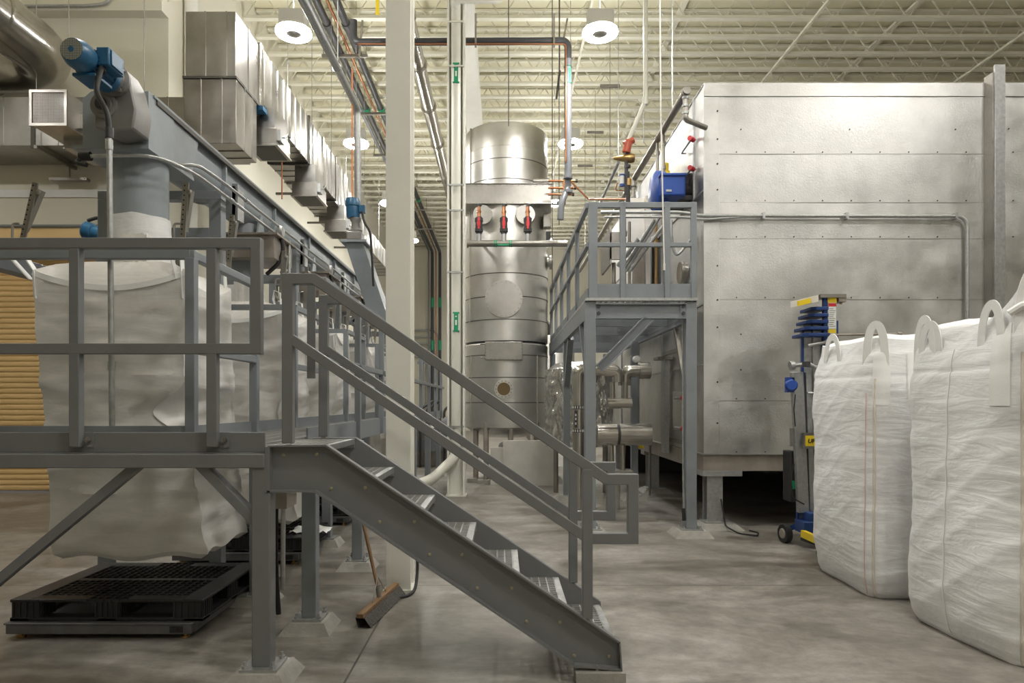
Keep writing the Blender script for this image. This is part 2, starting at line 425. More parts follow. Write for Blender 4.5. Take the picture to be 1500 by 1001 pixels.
for X, Y in ((1.45,27.3),(1.45,31.6),(6.1,23),(-3.1,5.7),(1.45,5.7),(6.1,4.3),(6.1,-.5),(10.8,5.7),(1.45,1.3),(1.45,-3.1),(-8.0,5.7)): spots.append((X, Y, False, '', 0))  # unseen lamps; those just ahead of and behind the camera are added fill
outd = iter(['at the far end right of the tall vessel','at the very far end right of the tall vessel','hidden above the oven roof','over the near end of the overhead conveyor, above the view','over the foot of the stairs, above the view','over the nearer bulk bag, above the view','behind and right of the camera, added as fill light','far right above the oven front, outside the view','just ahead of the camera, above the view, added as fill light','behind the camera, added as fill light','far left before the roller door, outside the view'])
ordn = ['nearest', 'second', 'third', 'fourth', 'fifth', 'sixth']
for X, Y, vis, side, k in spots:
    lab = 'glowing round high bay lamp, %s in the %s row of hanging lamps' % (ordn[k], side) if vis else 'round high bay lamp hanging '+next(outd)
    if lamp0 is None:
        lamp0 = make_lamp(); lamp0.location = (X, Y, 6.9); lamp0['label'] = lab; lamp0['group'] = 'high bay lamps'
    else: copy_tree(lamp0, (X, Y, 6.9), lab)
    o = bpy.data.objects.new('lamp_spill', lampu); COL.objects.link(o); o.location = (X, Y, 7.25); o.rotation_euler = (PI,0,0)

# ================================================================== near work platform
YN = 3.55                      # plane of its front guard rail
def S(px, py, Y=YN): return P(px, py, Y)
def pad(m, x, y, w=.30, top=.07, h0=0):
    "tapered grout pad"
    a = w/2; b = a*.72
    m.add([(x-a,y-a,h0),(x+a,y-a,h0),(x+a,y+a,h0),(x-a,y+a,h0),(x-b,y-b,top),(x+b,y-b,top),(x+b,y+b,top),(x-b,y+b,top)],
          [(0,3,2,1),(4,5,6,7),(0,1,5,4),(1,2,6,5),(2,3,7,6),(3,0,4,7)])
    return m
def leg_set(root, x, y, top, s=.096, mt=None, pw=.33, bolts=True, pt=.07):
    l = MB().box(x-s/2,x+s/2,y-s/2,y+s/2,pt+.012,top).build('leg', mt or GREY, root, .006)
    b = MB().box(x-s,x+s,y-s,y+s,pt,pt+.014)
    if bolts:
        for i, j in ((-1,-1),(1,-1),(1,1),(-1,1)):
            b.cyl((x+i*s*.76,y+j*s*.76,pt),(x+i*s*.76,y+j*s*.76,pt+.05),.008,n=8); b.cyl((x+i*s*.76,y+j*s*.76,pt+.014),(x+i*s*.76,y+j*s*.76,pt+.03),.016,n=6)
    b.build('base_plate', GALV, root)
    pad(MB(), x, y, pw, pt).build('grout_pad', CONC, root, label='concrete grout pad under the leg')
def grating(m, x0, x1, y0, y1, z1, pitch=.03, cross=.1, along='x', h=.025, t=.004):
    if along == 'x':
        n = int((y1-y0)/pitch)
        for i in range(n+1): y = y0+(y1-y0)*i/n; m.box(x0,x1,y-t/2,y+t/2,z1-h,z1)
        n = max(1, int((x1-x0)/cross))
        for i in range(n+1): x = x0+(x1-x0)*i/n; m.box(x-t/2,x+t/2,y0,y1,z1-.008,z1)
    else:
        n = int((x1-x0)/pitch)
        for i in range(n+1): x = x0+(x1-x0)*i/n; m.box(x-t/2,x+t/2,y0,y1,z1-h,z1)
        n = max(1, int((y1-y0)/cross))
        for i in range(n+1): y = y0+(y1-y0)*i/n; m.box(x0,x1,y-t/2,y+t/2,z1-.008,z1)
    return m

DZ = 1.245
wp = T('work_platform', 'grey steel work platform with guard rails along the row of hanging bulk bags', 'platform', (-2.2,3.6,0))
# front guard rail
ra = S(376.5,357.5); rb = S(376.5,511.5)
MB().path([(-4.3,YN,ra.z),(ra.x,YN,ra.z),(rb.x,YN,rb.z),(-4.3,YN,rb.z)], .055, .05, (0,-1,0)).build('guard_rail', GREY, wp, .004)
for px in (-220, 112, 312):
    x = S(px,0).x
    MB().box(x-.026,x+.026,YN-.024,YN+.026,S(0,655).z,ra.z-.027).build('rail_post', GREY, wp, .004)
    if px > 0:
        b = MB().box(x+.018,x+.075,YN+.022,YN+.030,S(0,656).z,S(0,634).z); b.build('clip_plate', GREY, wp)
        b = MB().cyl((x+.052,YN-.002,S(0,645).z),(x+.052,YN+.024,S(0,645).z),.014,n=6).cyl((x+.052,YN-.010,S(0,645).z),(x+.052,YN,S(0,645).z),.007,n=8); b.build('bolt', DSTEEL, wp)
# toe plate, beam
MB().box(-4.3,S(385,0).x,YN+.03,YN+.042,S(0,664).z,S(0,634).z).build('toe_plate', GREY, wp, .003)
MB().box(-4.3,S(388,0).x,YN-.01,YN+.08,S(0,686).z,S(0,665).z).build('front_beam', GREY, wp, .005)
xl = S(381.5,0).x
leg_set(wp, xl, YN+.05, S(0,667).z, .096, pw=.34)
leg_set(wp, -3.22, YN+.05, S(0,667).z, .096, pw=.34)
MB().bar(S(205,680,3.62), S(-140,965,3.62), .05, .055, up=(0,1,0)).build('knee_brace', GREY, wp, .003)
a = S(275,648,3.60); b_ = S(382,765,3.60)
MB().bar(S(283,668,3.61), S(385,772,3.61), .05, .075, up=(0,1,0)).build('knee_brace', GREY, wp, .003)
# walkway along the bags
WX0, WX1, WY1 = -1.80, -1.275, 14.6
gr = MB(); grating(gr, WX0, WX1, YN+.05, WY1, DZ, .045, .13); grating(gr, -4.2, WX0, YN+.05, 3.94, DZ, .045, .13)
gr.build('deck_grating', GRATE, wp, smooth=False, label='galvanised grating deck')
MB().box(WX1,WX1+.012,4.45,WY1,DZ-.11,DZ+.05).build('toe_plate', GREYB, wp)
MB().box(WX0-.012,WX0,3.94,WY1,DZ-.11,DZ+.08).build('toe_plate', GREYB, wp)
MB().box(-4.2,WX0,3.94,3.952,DZ-.11,DZ+.08).build('toe_plate', GREYB, wp)
MB().box(WX1-.06,WX1,YN+.1,WY1,DZ-.11,DZ-.03).build('side_beam', GREY, wp, .004)
MB().box(WX0,WX0+.06,YN+.1,WY1,DZ-.11,DZ-.03).build('side_beam', GREY, wp, .004)
for y in (4.41, 6.03, 7.9, 9.8, 11.7, 13.6): leg_set(wp, -1.235 if y < 5 else -1.27, y, DZ-.12 if y>5 else .97, .092, GREYB, .32, bolts=y<7)
for y in (5.0, 7.0, 9.0, 11.0, 13.0): leg_set(wp, -1.79, y, DZ-.2, .092, GREYB, .30, bolts=False)
RZ = 2.312; MZ = 1.77
# inner rail beside the nearest bag, then down the left edge of the walkway
MB().path([(-4.3,3.94,RZ),(WX0+.01,3.94,RZ)], .05, .05, (0,-1,0)).build('guard_rail', GREYB, wp, .004)
MB().path([(-4.3,3.94,MZ),(WX0+.01,3.94,MZ)], .05, .05, (0,-1,0)).build('guard_rail', GREYB, wp, .004)
MB().bar((WX0+.01,3.92,RZ),(WX0+.01,4.95,RZ), .05,.05).build('guard_rail', GREYB, wp, .004)
MB().bar((WX0+.01,3.92,MZ),(WX0+.01,4.95,MZ), .05,.05).build('guard_rail', GREYB, wp, .004)
for x, y in ((WX0+.01,3.94),(WX0+.01,4.94),(-3.6,3.94)): MB().box(x-.028,x+.028,y-.028,y+.028,DZ-.1,RZ-.02).build('rail_post', GREYB, wp, .004)
for k in range(1,5):           # rails across and beside the further bag bays
    y0 = 3.94+1.95*k
    MB().bar((-3.3,y0,RZ-.03),(WX0+.01,y0,RZ-.03),.045,.045).build('guard_rail', GREYB, wp)
    MB().bar((WX0+.01,y0,RZ-.03),(WX0+.01,y0+1.0,RZ-.03),.045,.045).build('guard_rail', GREYB, wp)
    MB().bar((WX0+.01,y0,MZ),(WX0+.01,y0+1.0,MZ),.045,.045).build('guard_rail', GREYB, wp)
    for y in (y0, y0+1.0): MB().box(WX0-.015,WX0+.035,y-.025,y+.025,DZ-.1,RZ-.03).build('rail_post', GREYB, wp)
# right-hand rail of the walkway beyond the stairs
MB().path([(WX1+.02,4.78,RZ),(WX1+.02,WY1,RZ)], .05, .05, (1,0,0)).build('guard_rail', GREYB, wp, .004)
MB().path([(WX1+.02,4.78,MZ),(WX1+.02,WY1,MZ)], .05, .05, (1,0,0)).build('guard_rail', GREYB, wp, .004)
y = 4.80
while y < WY1+.1:
    MB().box(WX1-.005,WX1+.045,y-.027,y+.027,DZ-.1,RZ-.02).build('rail_post', BROWNST if y < 4.9 else GREYB, wp, .004)
    y += 1.16
MB().box(-1.29,-1.235,4.52,4.528,1.62,RZ-.02).build('fixing_plate', GREY, wp)
MB().path([(WX0,WY1,RZ),(WX1+.02,WY1,RZ)], .05, .05, (0,-1,0)).build('guard_rail', GREYB, wp)

# ================================================================== staircase
YF = YN*1.217
st = T('staircase', 'grey steel staircase with grating treads and open handrails in the foreground', 'staircase', (-.3,3.9,0))
SO = [(392,653),(477,652),(908,941),(911,984),(842,978),(461,722),(391,722)]
def stringer(Y, name, out):
    pts = [S(a,b) for a,b in SO]; m = MB()
    yw = Y+.05*out
    m.prism([(p.x,p.z) for p in pts], 'y', yw-.004, yw+.004)
    top = pts[:3]; bot = [pts[6],pts[5],pts[4],pts[3]]
    yc = Y+.025*out
    m.path([(p.x,yc,p.z-.004) for p in top], .009, .05, (0,-1,0)); m.path([(p.x,yc,p.z+.005) for p in bot], .009, .05, (0,-1,0))
    m.path([(pts[2].x,yc,pts[2].z),(pts[3].x,yc,pts[3].z)], .008, .05, (0,-1,0))
    return m.build(name, GREY, st, smooth=False)
stringer(YN, 'stringer', 1); stringer(YF, 'stringer', -1)
MB().box(S(388,0).x,S(395,0).x,YN+.0,YN+.055,S(0,722).z,S(0,655).z).build('end_plate', GREY, st)
def tread(x1, z, w=.262, name='tread'):
    y0, y1 = YN+.06, YF-.06; x0 = x1-w; m = MB()
    n = 6 if w < .3 else 8
    for i in range(n): x = x0+(w-.035)*i/(n-1); m.box(x-.0035,x+.0035,y0,y1,z-.03,z)
    k = 16
    for i in range(k+1): y = y0+(y1-y0)*i/k; m.box(x0,x1-.03,y-.0035,y+.0035,z-.02,z)
    t = m.build(name, GRATE, st, smooth=False, label='galvanised grating tread')
    MB().box(x1-.035,x1,y0,y1,z-.032,z+.002).build('nosing', GALV, t, .002)
    for ya in (y0, y1): MB().box(x0,x1,ya-.003,ya+.003,z-.055,z+.001).build('end_plate', GALV, t)
    return t
for k in range(6): tread(-.67+.256*k, 1.056-.1716*k)
tread(-.918, 1.232, .36, 'landing_tread')
for a, b in ((415,667),(464,666),(485,716),(535,715),(556,765),(607,765),(629,813),(677,813),(699,862),(749,862),(771,911),(820,912),(841,961),(892,962)):
    p = S(a,b,YN+.046); off = 0
    MB().lathe((p.x,YN+.046,p.z), (0,-1,0), [(.0,.006),(.005,.006),(.006,.003),(.009,.002),(.010,0)], 14).build('bolt', BOLTM, st)
def handrail(Y):
    h = MB(); q = lambda a,b: (S(a,b).x, Y, S(a,b).z)
    h.path([q(420,650),q(420,408),q(459,408),q(889,703),q(928,703),q(928,790),q(861,790)], .056, .05, (0,-1,0))
    o = h.build('handrail', GREY, st, .004)
    MB().path([q(420,493),q(861,790)], .05, .045, (0,-1,0)).build('mid_rail', GREY, st, .003)
    a = S(861,0).x
    MB().box(a-.027,a+.027,Y-.026,Y+.026,S(0,908).z,S(0,688).z).build('newel_post', GREY, st, .004)
handrail(YN+.028); handrail(YF-.028)
pb = S(876,0).x
MB().box(S(843,0).x,S(910,0).x+.02,YN-.03,YN+.10,-.001,S(0,984).z).build('grout_pad', CONC, st, label='concrete grout pad under the stringer foot')
MB().box(S(843,0).x,S(910,0).x,YF-.10,YF+.03,-.001,S(0,984).z).build('grout_pad', CONC, st, label='concrete grout pad under the stringer foot')
MB().cyl((pb,YN+.022,.04),(pb,YN+.022,.085),.008,n=8).cyl((pb,YN+.022,.052),(pb,YN+.022,.068),.016,n=6).build('anchor_bolt', GALV, st)

# ================================================================== bag stations
def nz(x, y, z): return noise.noise(Vector((x, y, z)))
def hanging_bag(k, x0, x1, yf, yb, ztop, zbot):
    seed = k*7.3; rows = []; nu = 120; nv = 84
    for j in range(nv+1):
        v = j/nv; z = zbot+(ztop-zbot)*v
        row = []
        for i in range(nu):
            u = i/nu*4; side = int(u); t = u-side
            a = x0+.13*(1-v)**1.5; b = x1+.12*(1-v)**2; f = yf+.03*math.sin(v*PI); g_ = yb
            # pinch on the right side near mid height
            pin = (math.exp(-((v-.50)/.07)**2)*.17+math.exp(-((v-.55)/.2)**2)*.06)*(1 if k == 0 else .45)
            if side == 0: x = a+(b-a)*t; y = f-.05*math.sin(t*PI)*math.sin(min(1,v*1.3)*PI)**.5; x -= pin*t**5; y += pin*.25*t**5
            elif side == 1: x = b; y = f+(g_-f)*t; x -= pin*(1-t)**2+.04*math.sin(t*PI)*(1-v)
            elif side == 2: x = b+(a-b)*t; y = g_
            else: x = a; y = g_+(f-g_)*t; x += .03*math.sin(t*PI)
            # scalloped top hem, hung from the corners
            zz = z
            if v > .6: zz = z-.10*math.sin(t*PI)**.8*((v-.6)/.4)**2
            if v < .15: zz = z+.02*math.sin(t*PI*3+seed)*(.15-v)/.15
            n = nz(x*2.2+seed, y*2.2, z*5)*.022+nz(x*6+seed, y*6, z*16)*.009+nz(x*1.1, seed, z*1.3)*.03
            n += .014*math.exp(-((v-.22-.03*nz(x*3,seed,0))/.010)**2)+.008*math.exp(-((v-.62-.02*nz(x*3,seed,4)-.02*t)/.008)**2)+.02*max(0,nz(x*3+z*2,seed,z*6-x*3))**2*4-.008*math.exp(-((v-.47+.03*nz(x*3,seed,2))/.012)**2)
            if side == 0: y -= n
            elif side == 1: x += n
            elif side == 2: y += n
            else: x -= n
            row.append((x, y, zz))
        rows.append(row)
    m = MB(); m.grid(rows, True)
    # bottom folds up inwards, top closes towards the spout
    cx, cy = (x0+x1)/2+.05, (yf+yb)/2
    prev = rows[0]
    rb = [prev]+[[(cx+(p[0]-cx)*s, cy+(p[1]-cy)*s, p[2]+dz) for p in prev] for s, dz in ((.9,-.035),(.6,-.03),(.02,-.02))]
    m.grid(rb, True)
    top = rows[-1]; cx, cy = (x0+x1)/2, (yf+yb)/2
    rt = [top]+[[(cx+(p[0]-cx)*s, cy+(p[1]-cy)*s, p[2]*(1-f)+(ztop+.11)*f+nz(p[0]*9,p[1]*9,s*4)*.012) for p in top] for s, f in ((.96,.1),(.8,.45),(.5,.8),(.22,1),(.17,1.0))]
    rt.append([(cx+(p[0]-cx)*.185, cy+(p[1]-cy)*.21, ztop+.30+nz(p[0]*9,p[1]*9,7)*.02) for p in top])
    m.grid(rt, True)
    return m, rows
def strap(root, pts, w=.05, t=.006, N=(0,1,0), m=None, name='lifting_loop'):
    return MB().path(pts, t, w, N).build(name, m or STRAP, root)
words_k = ['nearest', 'second', 'third', 'fourth', 'fifth']
PIT = 1.95
for k in range(5):
    o = PIT*k; yf = 4.32+o; yb = 5.04+o
    bx = T('hanging_bulk_bag', '', 'bulk bag', (-2.45, 4.7+o, .4), 'empty bulk bags hanging at the filling stations')
    bx['label'] = ['large empty white bulk bag hanging nearest the camera behind the front guard rail', 'white bulk bag hanging second in the row, seen left of the stair handrail post',
        'third hanging white bulk bag, behind the top of the stair handrail', 'fourth hanging white bulk bag, a narrow strip left of the cream column', 'farthest hanging white bulk bag of the row'][k]
    m, rows = hanging_bag(k, -2.97, -2.0, yf, yb, 2.30+(0 if k == 0 else .02), .50 if k == 0 else .38)
    m.build('bag_body', HANGF, bx)
    hem = MB(); n = len(rows[0])
    rr = rows[-1]; hem.grid([[(p[0],p[1]-.0,p[2]+.006) for p in rr], [((p[0]+2.48)*1.008-2.48,(p[1]-(yf+yb)/2)*1.01+(yf+yb)/2,p[2]-.03) for p in rr]], True)
    hem.build('hem', STRAP, bx)
    for sx, sy in ((-1,0),(1,0),(1,1),(-1,1)):
        x = -2.95 if sx < 0 else -2.02; y = yf+.02 if sy == 0 else yb-.02
        hx = -3.10 if sx < 0 else -2.06; hz = 2.47
        strap(bx, [(x,y,2.12),(x-.01,y,2.29),(hx+.02,y,hz),(hx-.03,y,hz+.02),(hx-.045,y,hz-.06),(x-.04,y,2.24)], .05, .006, (0,1,0))
    # hook arms
    for sx, sy in ((-1,0),(1,0),(1,1)):
        x = -3.07 if sx < 0 else -2.04; y = yf+.03 if sy == 0 else yb+.05
        arm = T('hook_arm', 'perforated steel hook arm at the %s%s corner of the %s hanging bag' % ('far ' if sy else 'front ', 'left' if sx<0 else 'right', words_k[k]), 'hook arm', (x,y,2.5), 'hook arms of the bag stations')
        lean = .10 if sx < 0 else .03
        MB().bar((x,y,2.42),(x+lean,y,2.86),.035,.012,up=(0,1,0)).build('strip', DSTEEL, arm)
        hl = MB()
        for q in range(11): tt = .25+.07*q; c = Vector((x+lean*tt,y,2.42+.44*tt)); hl.cyl(c+Vector((0,-.0185,0)), c+Vector((0,-.0178,0)), .0055, n=8)
        hl.build('hole', BLACKL, arm) if k == 0 else None
        MB().bar((x+.01,y+.03,2.56),(x+lean+.02,y+.03,2.82),.02,.045,up=(0,1,0)).build('side_bar', DSTEEL, arm)
        MB().tube([(x-.005,y,2.60),(x-.045,y-.005,2.60),(x-.045,y-.005,2.44),(x-.01,y-.005,2.40),(x+.01,y-.005,2.44)], .008, .03, 8).build('hook', DSTEEL, arm)
        MB().lathe((x+lean+.02,y-.01,2.80),(0,1,0),[(.012,0),(.018,.004),(.012,.008)],12).build('ring', DSTEEL, arm)

# pallets on floor scales
def pallet(x0, y0, z0, idx):
    W, D, Hh = 1.2, .98, .135
    r = T('plastic_pallet', '', 'pallet', (x0+W/2, y0+D/2, z0), 'black plastic pallets on the floor scales')
    m = MB(); zt = z0+Hh
    # top deck: solid borders, middle bands and a grid between
    m.box(x0,x0+.13,y0,y0+D,zt-.02,zt); m.box(x0+W-.13,x0+W,y0,y0+D,zt-.02,zt)
    m.box(x0+.13,x0+.48,y0,y0+.10,zt-.02,zt); m.box(x0+.72,x0+W-.13,y0,y0+.10,zt-.02,zt)
    m.box(x0+.13,x0+.48,y0+D-.10,y0+D,zt-.02,zt); m.box(x0+.72,x0+W-.13,y0+D-.10,y0+D,zt-.02,zt)
    m.build('top_deck', BLACKP, r, .006)
    g = MB()
    for i in range(20): x = x0+.13+i*(W-.26)/19; g.box(x-.003,x+.003,y0,y0+D,zt-.02,zt)
    for i in range(18): y = y0+.01+i*(D-.02)/17; g.box(x0+.13,x0+W-.13,y-.003,y+.003,zt-.02,zt)
    g.box(x0+.13,x0+W-.13,y0+D/2-.03,y0+D/2+.03,zt-.012,zt-.001)
    g.build('deck_grid', BLACKP, r, smooth=False)
    for i in range(3):
        for j in range(3):
            w_ = .20 if i != 1 else .17; xx = x0+(0, W/2-.085, W-.20)[i]; yy = y0+(0, D/2-.07, D-.16)[j]
            b = MB().box(xx+.008,xx+w_-.008,yy+.008,yy+.15,z0+.02,zt-.019)
            for q in range(5):
                xr = xx+.02+q*(w_-.04)/4; b.box(xr-.004,xr+.004,yy+.001,yy+.009,z0+.02,zt-.019)
                yr = yy+.02+q*.028; b.box(xx+w_-.009,xx+w_-.001,yr-.004,yr+.004,z0+.02,zt-.019)
            b.build('block', BLACKP, r)
    b = MB()
    for yy in (0, D/2-.05, D-.10): b.box(x0,x0+W,y0+yy,y0+yy+.10,z0,z0+.022)
    for xx in (0, W/2-.06, W-.12): b.box(x0+xx,x0+xx+.12,y0,y0+D,z0,z0+.02)
    b.build('skid', BLACKP, r, .004)
    return r
def scale(x0, x1, y0, y1, k):
    r = T('floor_scale', '', 'scale', ((x0+x1)/2,(y0+y1)/2,0), 'floor scales under the pallets')
    MB().box(x0,x1,y0,y1,.092,.104).build('top_plate', DUSTYSTEEL, r, .003)
    for ya in (y0+.004, y1-.05): MB().box(x0+.01,x1-.01,ya,ya+.046,.035,.092).build('frame_bar', DUSTYSTEEL, r, .004)
    for xa in (x0+.005, x1-.05): MB().box(xa,xa+.045,y0+.05,y1-.05,.035,.092).build('frame_bar', DUSTYSTEEL, r)
    MB().box(x1-.14,x1-.06,y0+.001,y0+.005,.045,.085).cyl((x1-.10,y0+.004,.065),(x1-.10,y0-.006,.065),.012,n=8).build('access_cap', BLACKP, r)
    for x in (x0+.07,x1-.07):
        for y in (y0+.06,y1-.06): MB().cyl((x,y,0),(x,y,.012),.028,n=12).cyl((x,y,.01),(x,y,.06),.01,n=8).build('foot', BRASS, r)
    if k == 0:
        MB().tube([(x1-.01,y1-.35,.07),(x1+.05,y1-.35,.07),(x1+.06,y1-.1,.05),(x1+.05,y1+.5,.012)], .012, .04).build('cable', GALV, r)
        MB().cyl((x1-.0,y1-.35,.07),(x1+.07,y1-.35,.07),.022,n=12).build('connector', GALV, r)
    return r
pw = ['nearest black plastic pallet, on a floor scale below the nearest hanging bag', 'second black plastic pallet, seen behind the front platform leg', 'third black plastic pallet back, seen below the stair landing', 'fourth black plastic pallet back in the row']
sw = ['low steel floor scale under the nearest black pallet', 'low steel floor scale under the second black pallet', 'low steel floor scale under the third black pallet', 'low steel floor scale under the fourth black pallet']
for k in range(4):
    o = PIT*k; dx = 0 if k == 0 else .08
    s_ = scale(-3.06+dx, -1.90+dx, 4.19+o, 5.26+o, k); s_['label'] = sw[k]
    p_ = pallet(-3.05+dx, 4.23+o, .104, k); p_['label'] = pw[k]
cr = MB(); rows = []
for j in range(9):
    rows.append([(-1.98+i*.035, 6.35+j*.03, .245+.05*abs(nz(i*.5,j*.6,3))+.02*math.sin(j*PI/8)*math.sin(i*PI/10)*2) for i in range(11)])
thing(MB().grid(rows), 'plastic_scrap', STRAP, 'crumpled scrap of white plastic lying on the second pallet', 'scrap')

# ================================================================== screw conveyor above the bags
cv = T('screw_conveyor', 'long grey screw conveyor running overhead above the hanging bags', 'conveyor', (-2.6,4.6,3.2))
CX0, CX1, CZ = -2.79, -2.42, 3.58; cxm = (CX0+CX1)/2; CY1 = 15.5
tr = []
for i in range(13):
    a = PI+PI*i/12; tr.append((cxm+.165*math.cos(a), CZ-.19+.165*math.sin(a)))
poly = [(cxm-.165,CZ-.02)]+tr+[(cxm+.165,CZ-.02)]
MB().prism(poly, 'y', 5.35, CY1).build('trough', GREYD, cv)
MB().prism([(CX0,CZ-.36),(CX1,CZ-.36),(CX1,CZ-.02),(CX0,CZ-.02)], 'y', 4.72, 5.35).build('head_box', GREYD, cv, .004)
MB().box(CX0-.03,CX1+.03,4.70,CY1,CZ-.02,CZ+.0).build('lid', GREYD, cv, .003)
MB().box(CX1+.012,CX1+.03,4.74,CY1,CZ-.05,CZ-.02).build('lid_flange', MESHD, cv)
MB().prism([(CX0-.06,CZ-.38),(CX1+.02,CZ-.38),(CX1+.02,CZ),(CX0-.0,CZ),(CX0-.06,CZ-.05)], 'y', 4.64, 4.665).build('end_plate', GREYD, cv, .003)
MB().box(CX1,CX1+.02,4.66,5.0,CZ-.38,CZ).build('gusset_plate', GREYD, cv)
for z in (.08,.18,.28,.35):
    MB().cyl((CX1-.015,4.64,CZ-z),(CX1-.015,4.63,CZ-z),.010,n=6).build('bolt', GREYD, cv)
MB().box(CX0-.12,CX1+.03,4.62,5.3,CZ-.40,CZ-.375).build('bottom_flange', GREYD, cv)
MB().prism([(5.0,CZ-.36),(5.3,CZ-.36),(5.42,CZ-.05),(5.0,CZ-.05)], 'x', CX1, CX1+.012).build('side_patch', GREYD, cv)
y = 5.95
while y < CY1:
    rr = [(cxm+.20*math.cos(PI+PI*i/12), CZ-.19+.20*math.sin(PI+PI*i/12)) for i in range(13)]
    MB().prism([(cxm-.20,CZ-.02)]+rr+[(cxm+.20,CZ-.02)], 'y', y, y+.03).build('joint_flange', GREYD, cv); y += 1.3
for k in range(5):
    o = PIT*k; y = 4.93+o
    if k == 0:
        MB().lathe((cxm,y,CZ-.40),(0,0,-1),[(.185,0),(.185,.44),(.175,.45)],36).build('spout', GREYD, cv)
    else:
        MB().lathe((cxm,y,3.0),(0,0,-1),[(.13,-.25),(.16,.1),(.16,.40)],28).build('spout', GREYB, cv)
        MB().box(CX0+.05,CX1+.22,y-.28,y+.28,2.86,3.08).build('filling_head', BROWNST, cv, .006, label='brown stained steel filling head')
        MB().box(CX0+.02,CX1+.26,y-.31,y+.31,3.08,3.10).build('filling_head_flange', BROWNST, cv)
        MB().prism([(y-.12,3.10),(y+.12,3.10),(y+.02,3.34),(y-.02,3.34)], 'x', CX1-.02, CX1+.0).build('saddle', GREYD, cv)
    sl = []
    for j in range(11):
        v = j/10; z = (2.78 if k == 0 else 2.62)-v*(.42 if k == 0 else .28)
        sl.append([(cxm+(.195+.012*nz(i*.7,v*9,k)+.02*v)*math.cos(2*PI*i/36), y+(.195+.02*nz(i*.9,v*9,k+5))*math.sin(2*PI*i/36), z+.012*nz(i*.3,v*3,2)) for i in range(36)])
    thing(MB().grid(sl, True), 'spout_sleeve', BAGF, 'crumpled white cloth sleeve clamped round the %s filling spout' % words_k[k], 'sleeve', 'cloth sleeves on the filling spouts')
def portal(y, x1=CX1+.08, low=0):
    MB().box(x1-.05,x1+.05,y-.05,y+.05,low,CZ-.461).build('support_post', GREYB, cv, .004)
    MB().box(-3.30,-3.20,y-.05,y+.05,low,CZ-.461).build('support_post', GREYB, cv, .004)
    MB().box(-3.2,x1-.05,y-.045,y+.045,2.80,2.89).build('cross_bar', GREYB, cv, .004)
    MB().box(-3.2,x1-.05,y-.045,y+.045,2.30,2.37).build('cross_bar', GREYB, cv, .004)
    MB().box(-3.3,x1+.05,y-.05,y+.05,CZ-.46,CZ-.39).build('cross_bar', GREYB, cv, .004)
for i in range(5): portal(5.62+i*2.05)
for i in range(4):
    y0 = 6.05+i*2.05
    MB().box(CX1+.03,CX1+.06,y0,y0+.2,3.10,3.38).box(CX1+.03,CX1+.08,y0,y0+.03,3.08,3.40).build('access_plate', GALV, cv)
# gearbox and motor at the near end
gb = T('gear_motor', 'blue electric motor on a grey gearbox at the near end of the overhead conveyor', 'motor', (-2.6,4.5,3.3))
G_ = lambda a,b,Y=4.42: P(a,b,Y)
MB().prism([(G_(a,b).x,G_(a,b).z) for a,b in ((137,186),(160,194),(194,188),(199,160),(190,118),(178,97),(166,94),(150,108),(138,132))], 'y', 4.42, 4.63).build('gearbox', GEARG, gb, .012)
c = G_(153,155); MB().lathe((c.x,4.42,c.z),(0,-1,0),[(.085,0),(.085,.015),(.06,.02),(.06,.035),(.0,.035)],32).build('gearbox_cover', GEARG, gb)
MB().lathe((c.x,4.39,c.z),(0,-1,0),[(.040,0),(.040,.012),(.028,.014),(.028,.03),(0,.035)],24).build('shaft_seal', BLACKI, gb)
c = G_(168,119); MB().lathe((c.x,4.42,c.z),(0,-1,0),[(.105,0),(.105,.02),(.08,.03),(.07,.07),(.085,.08),(.085,.10)],28).build('motor_flange', GEARG, gb)
for a in range(4):
    c_ = Vector((c.x+.088*math.cos(a*PI/2+.6),4.40,c.z+.088*math.sin(a*PI/2+.6))); MB().cyl(c_, c_+Vector((0,-.025,0)), .013, n=6).build('bolt', GEARG, gb)
mc = Vector((-2.50,4.33,3.515))
ma = Vector((0,-1,0))
MB().lathe(mc,ma,[(.0,0),(.088,0),(.088,.05),(.074,.055),(.074,.24),(.084,.245),(.086,.31),(.076,.345),(.066,.365),(.0,.36)],40).build('motor_body', BLUE, gb)
fn = MB()
for i in range(22):
    a = 2*PI*i/22; e = Vector((math.cos(a),0,math.sin(a)))
    fn.bar(mc+e*.078+ma*.06, mc+e*.078+ma*.235, .004, .020, up=e)
fn.build('cooling_fins', BLUE, gb)
fg = MB(); fc = mc+ma*.3665
for i in range(-6,7):
    h_ = math.sqrt(max(0,.062**2-(i*.0098)**2))
    fg.bar(fc+Vector((i*.0098,0,-h_)), fc+Vector((i*.0098,0,h_)), .0028, .0028); fg.bar(fc+Vector((-h_,0,i*.0098)), fc+Vector((h_,0,i*.0098)), .0028, .0028)
fg.build('fan_grille', BLUE, gb)
MB().lathe(fc,ma,[(0,.004),(.016,.004),(.016,0)],20).build('fan_hub', BLUE, gb)
MB().lathe(fc,-ma,[(0,.001),(.063,.001),(.063,-.001),(.060,-.001)],36).build('fan_recess', TAN, gb)
MB().box(-2.44,-2.36,4.10,4.27,3.49,3.60).build('terminal_box', BLUE, gb, .008)
MB().box(-2.36,-2.352,4.12,4.25,3.50,3.59).build('terminal_box_lid', BLUE, gb, .003)
MB().box(-2.57,-2.43,4.08,4.26,3.415,3.435).build('motor_foot', BLUE, gb, .004)
fx = T('flexible_conduit', 'black flexible conduit dropping from the near blue motor to a steel conduit', 'conduit', (-2.4,4.05,3.3))
MB().tube([(-2.42,4.13,3.50),(-2.405,4.08,3.42),(-2.40,4.03,3.30),(-2.31,4.0,3.16),(-2.30,4.0,3.04)], .016, .06, 12).build('hose', RUBBER, fx)
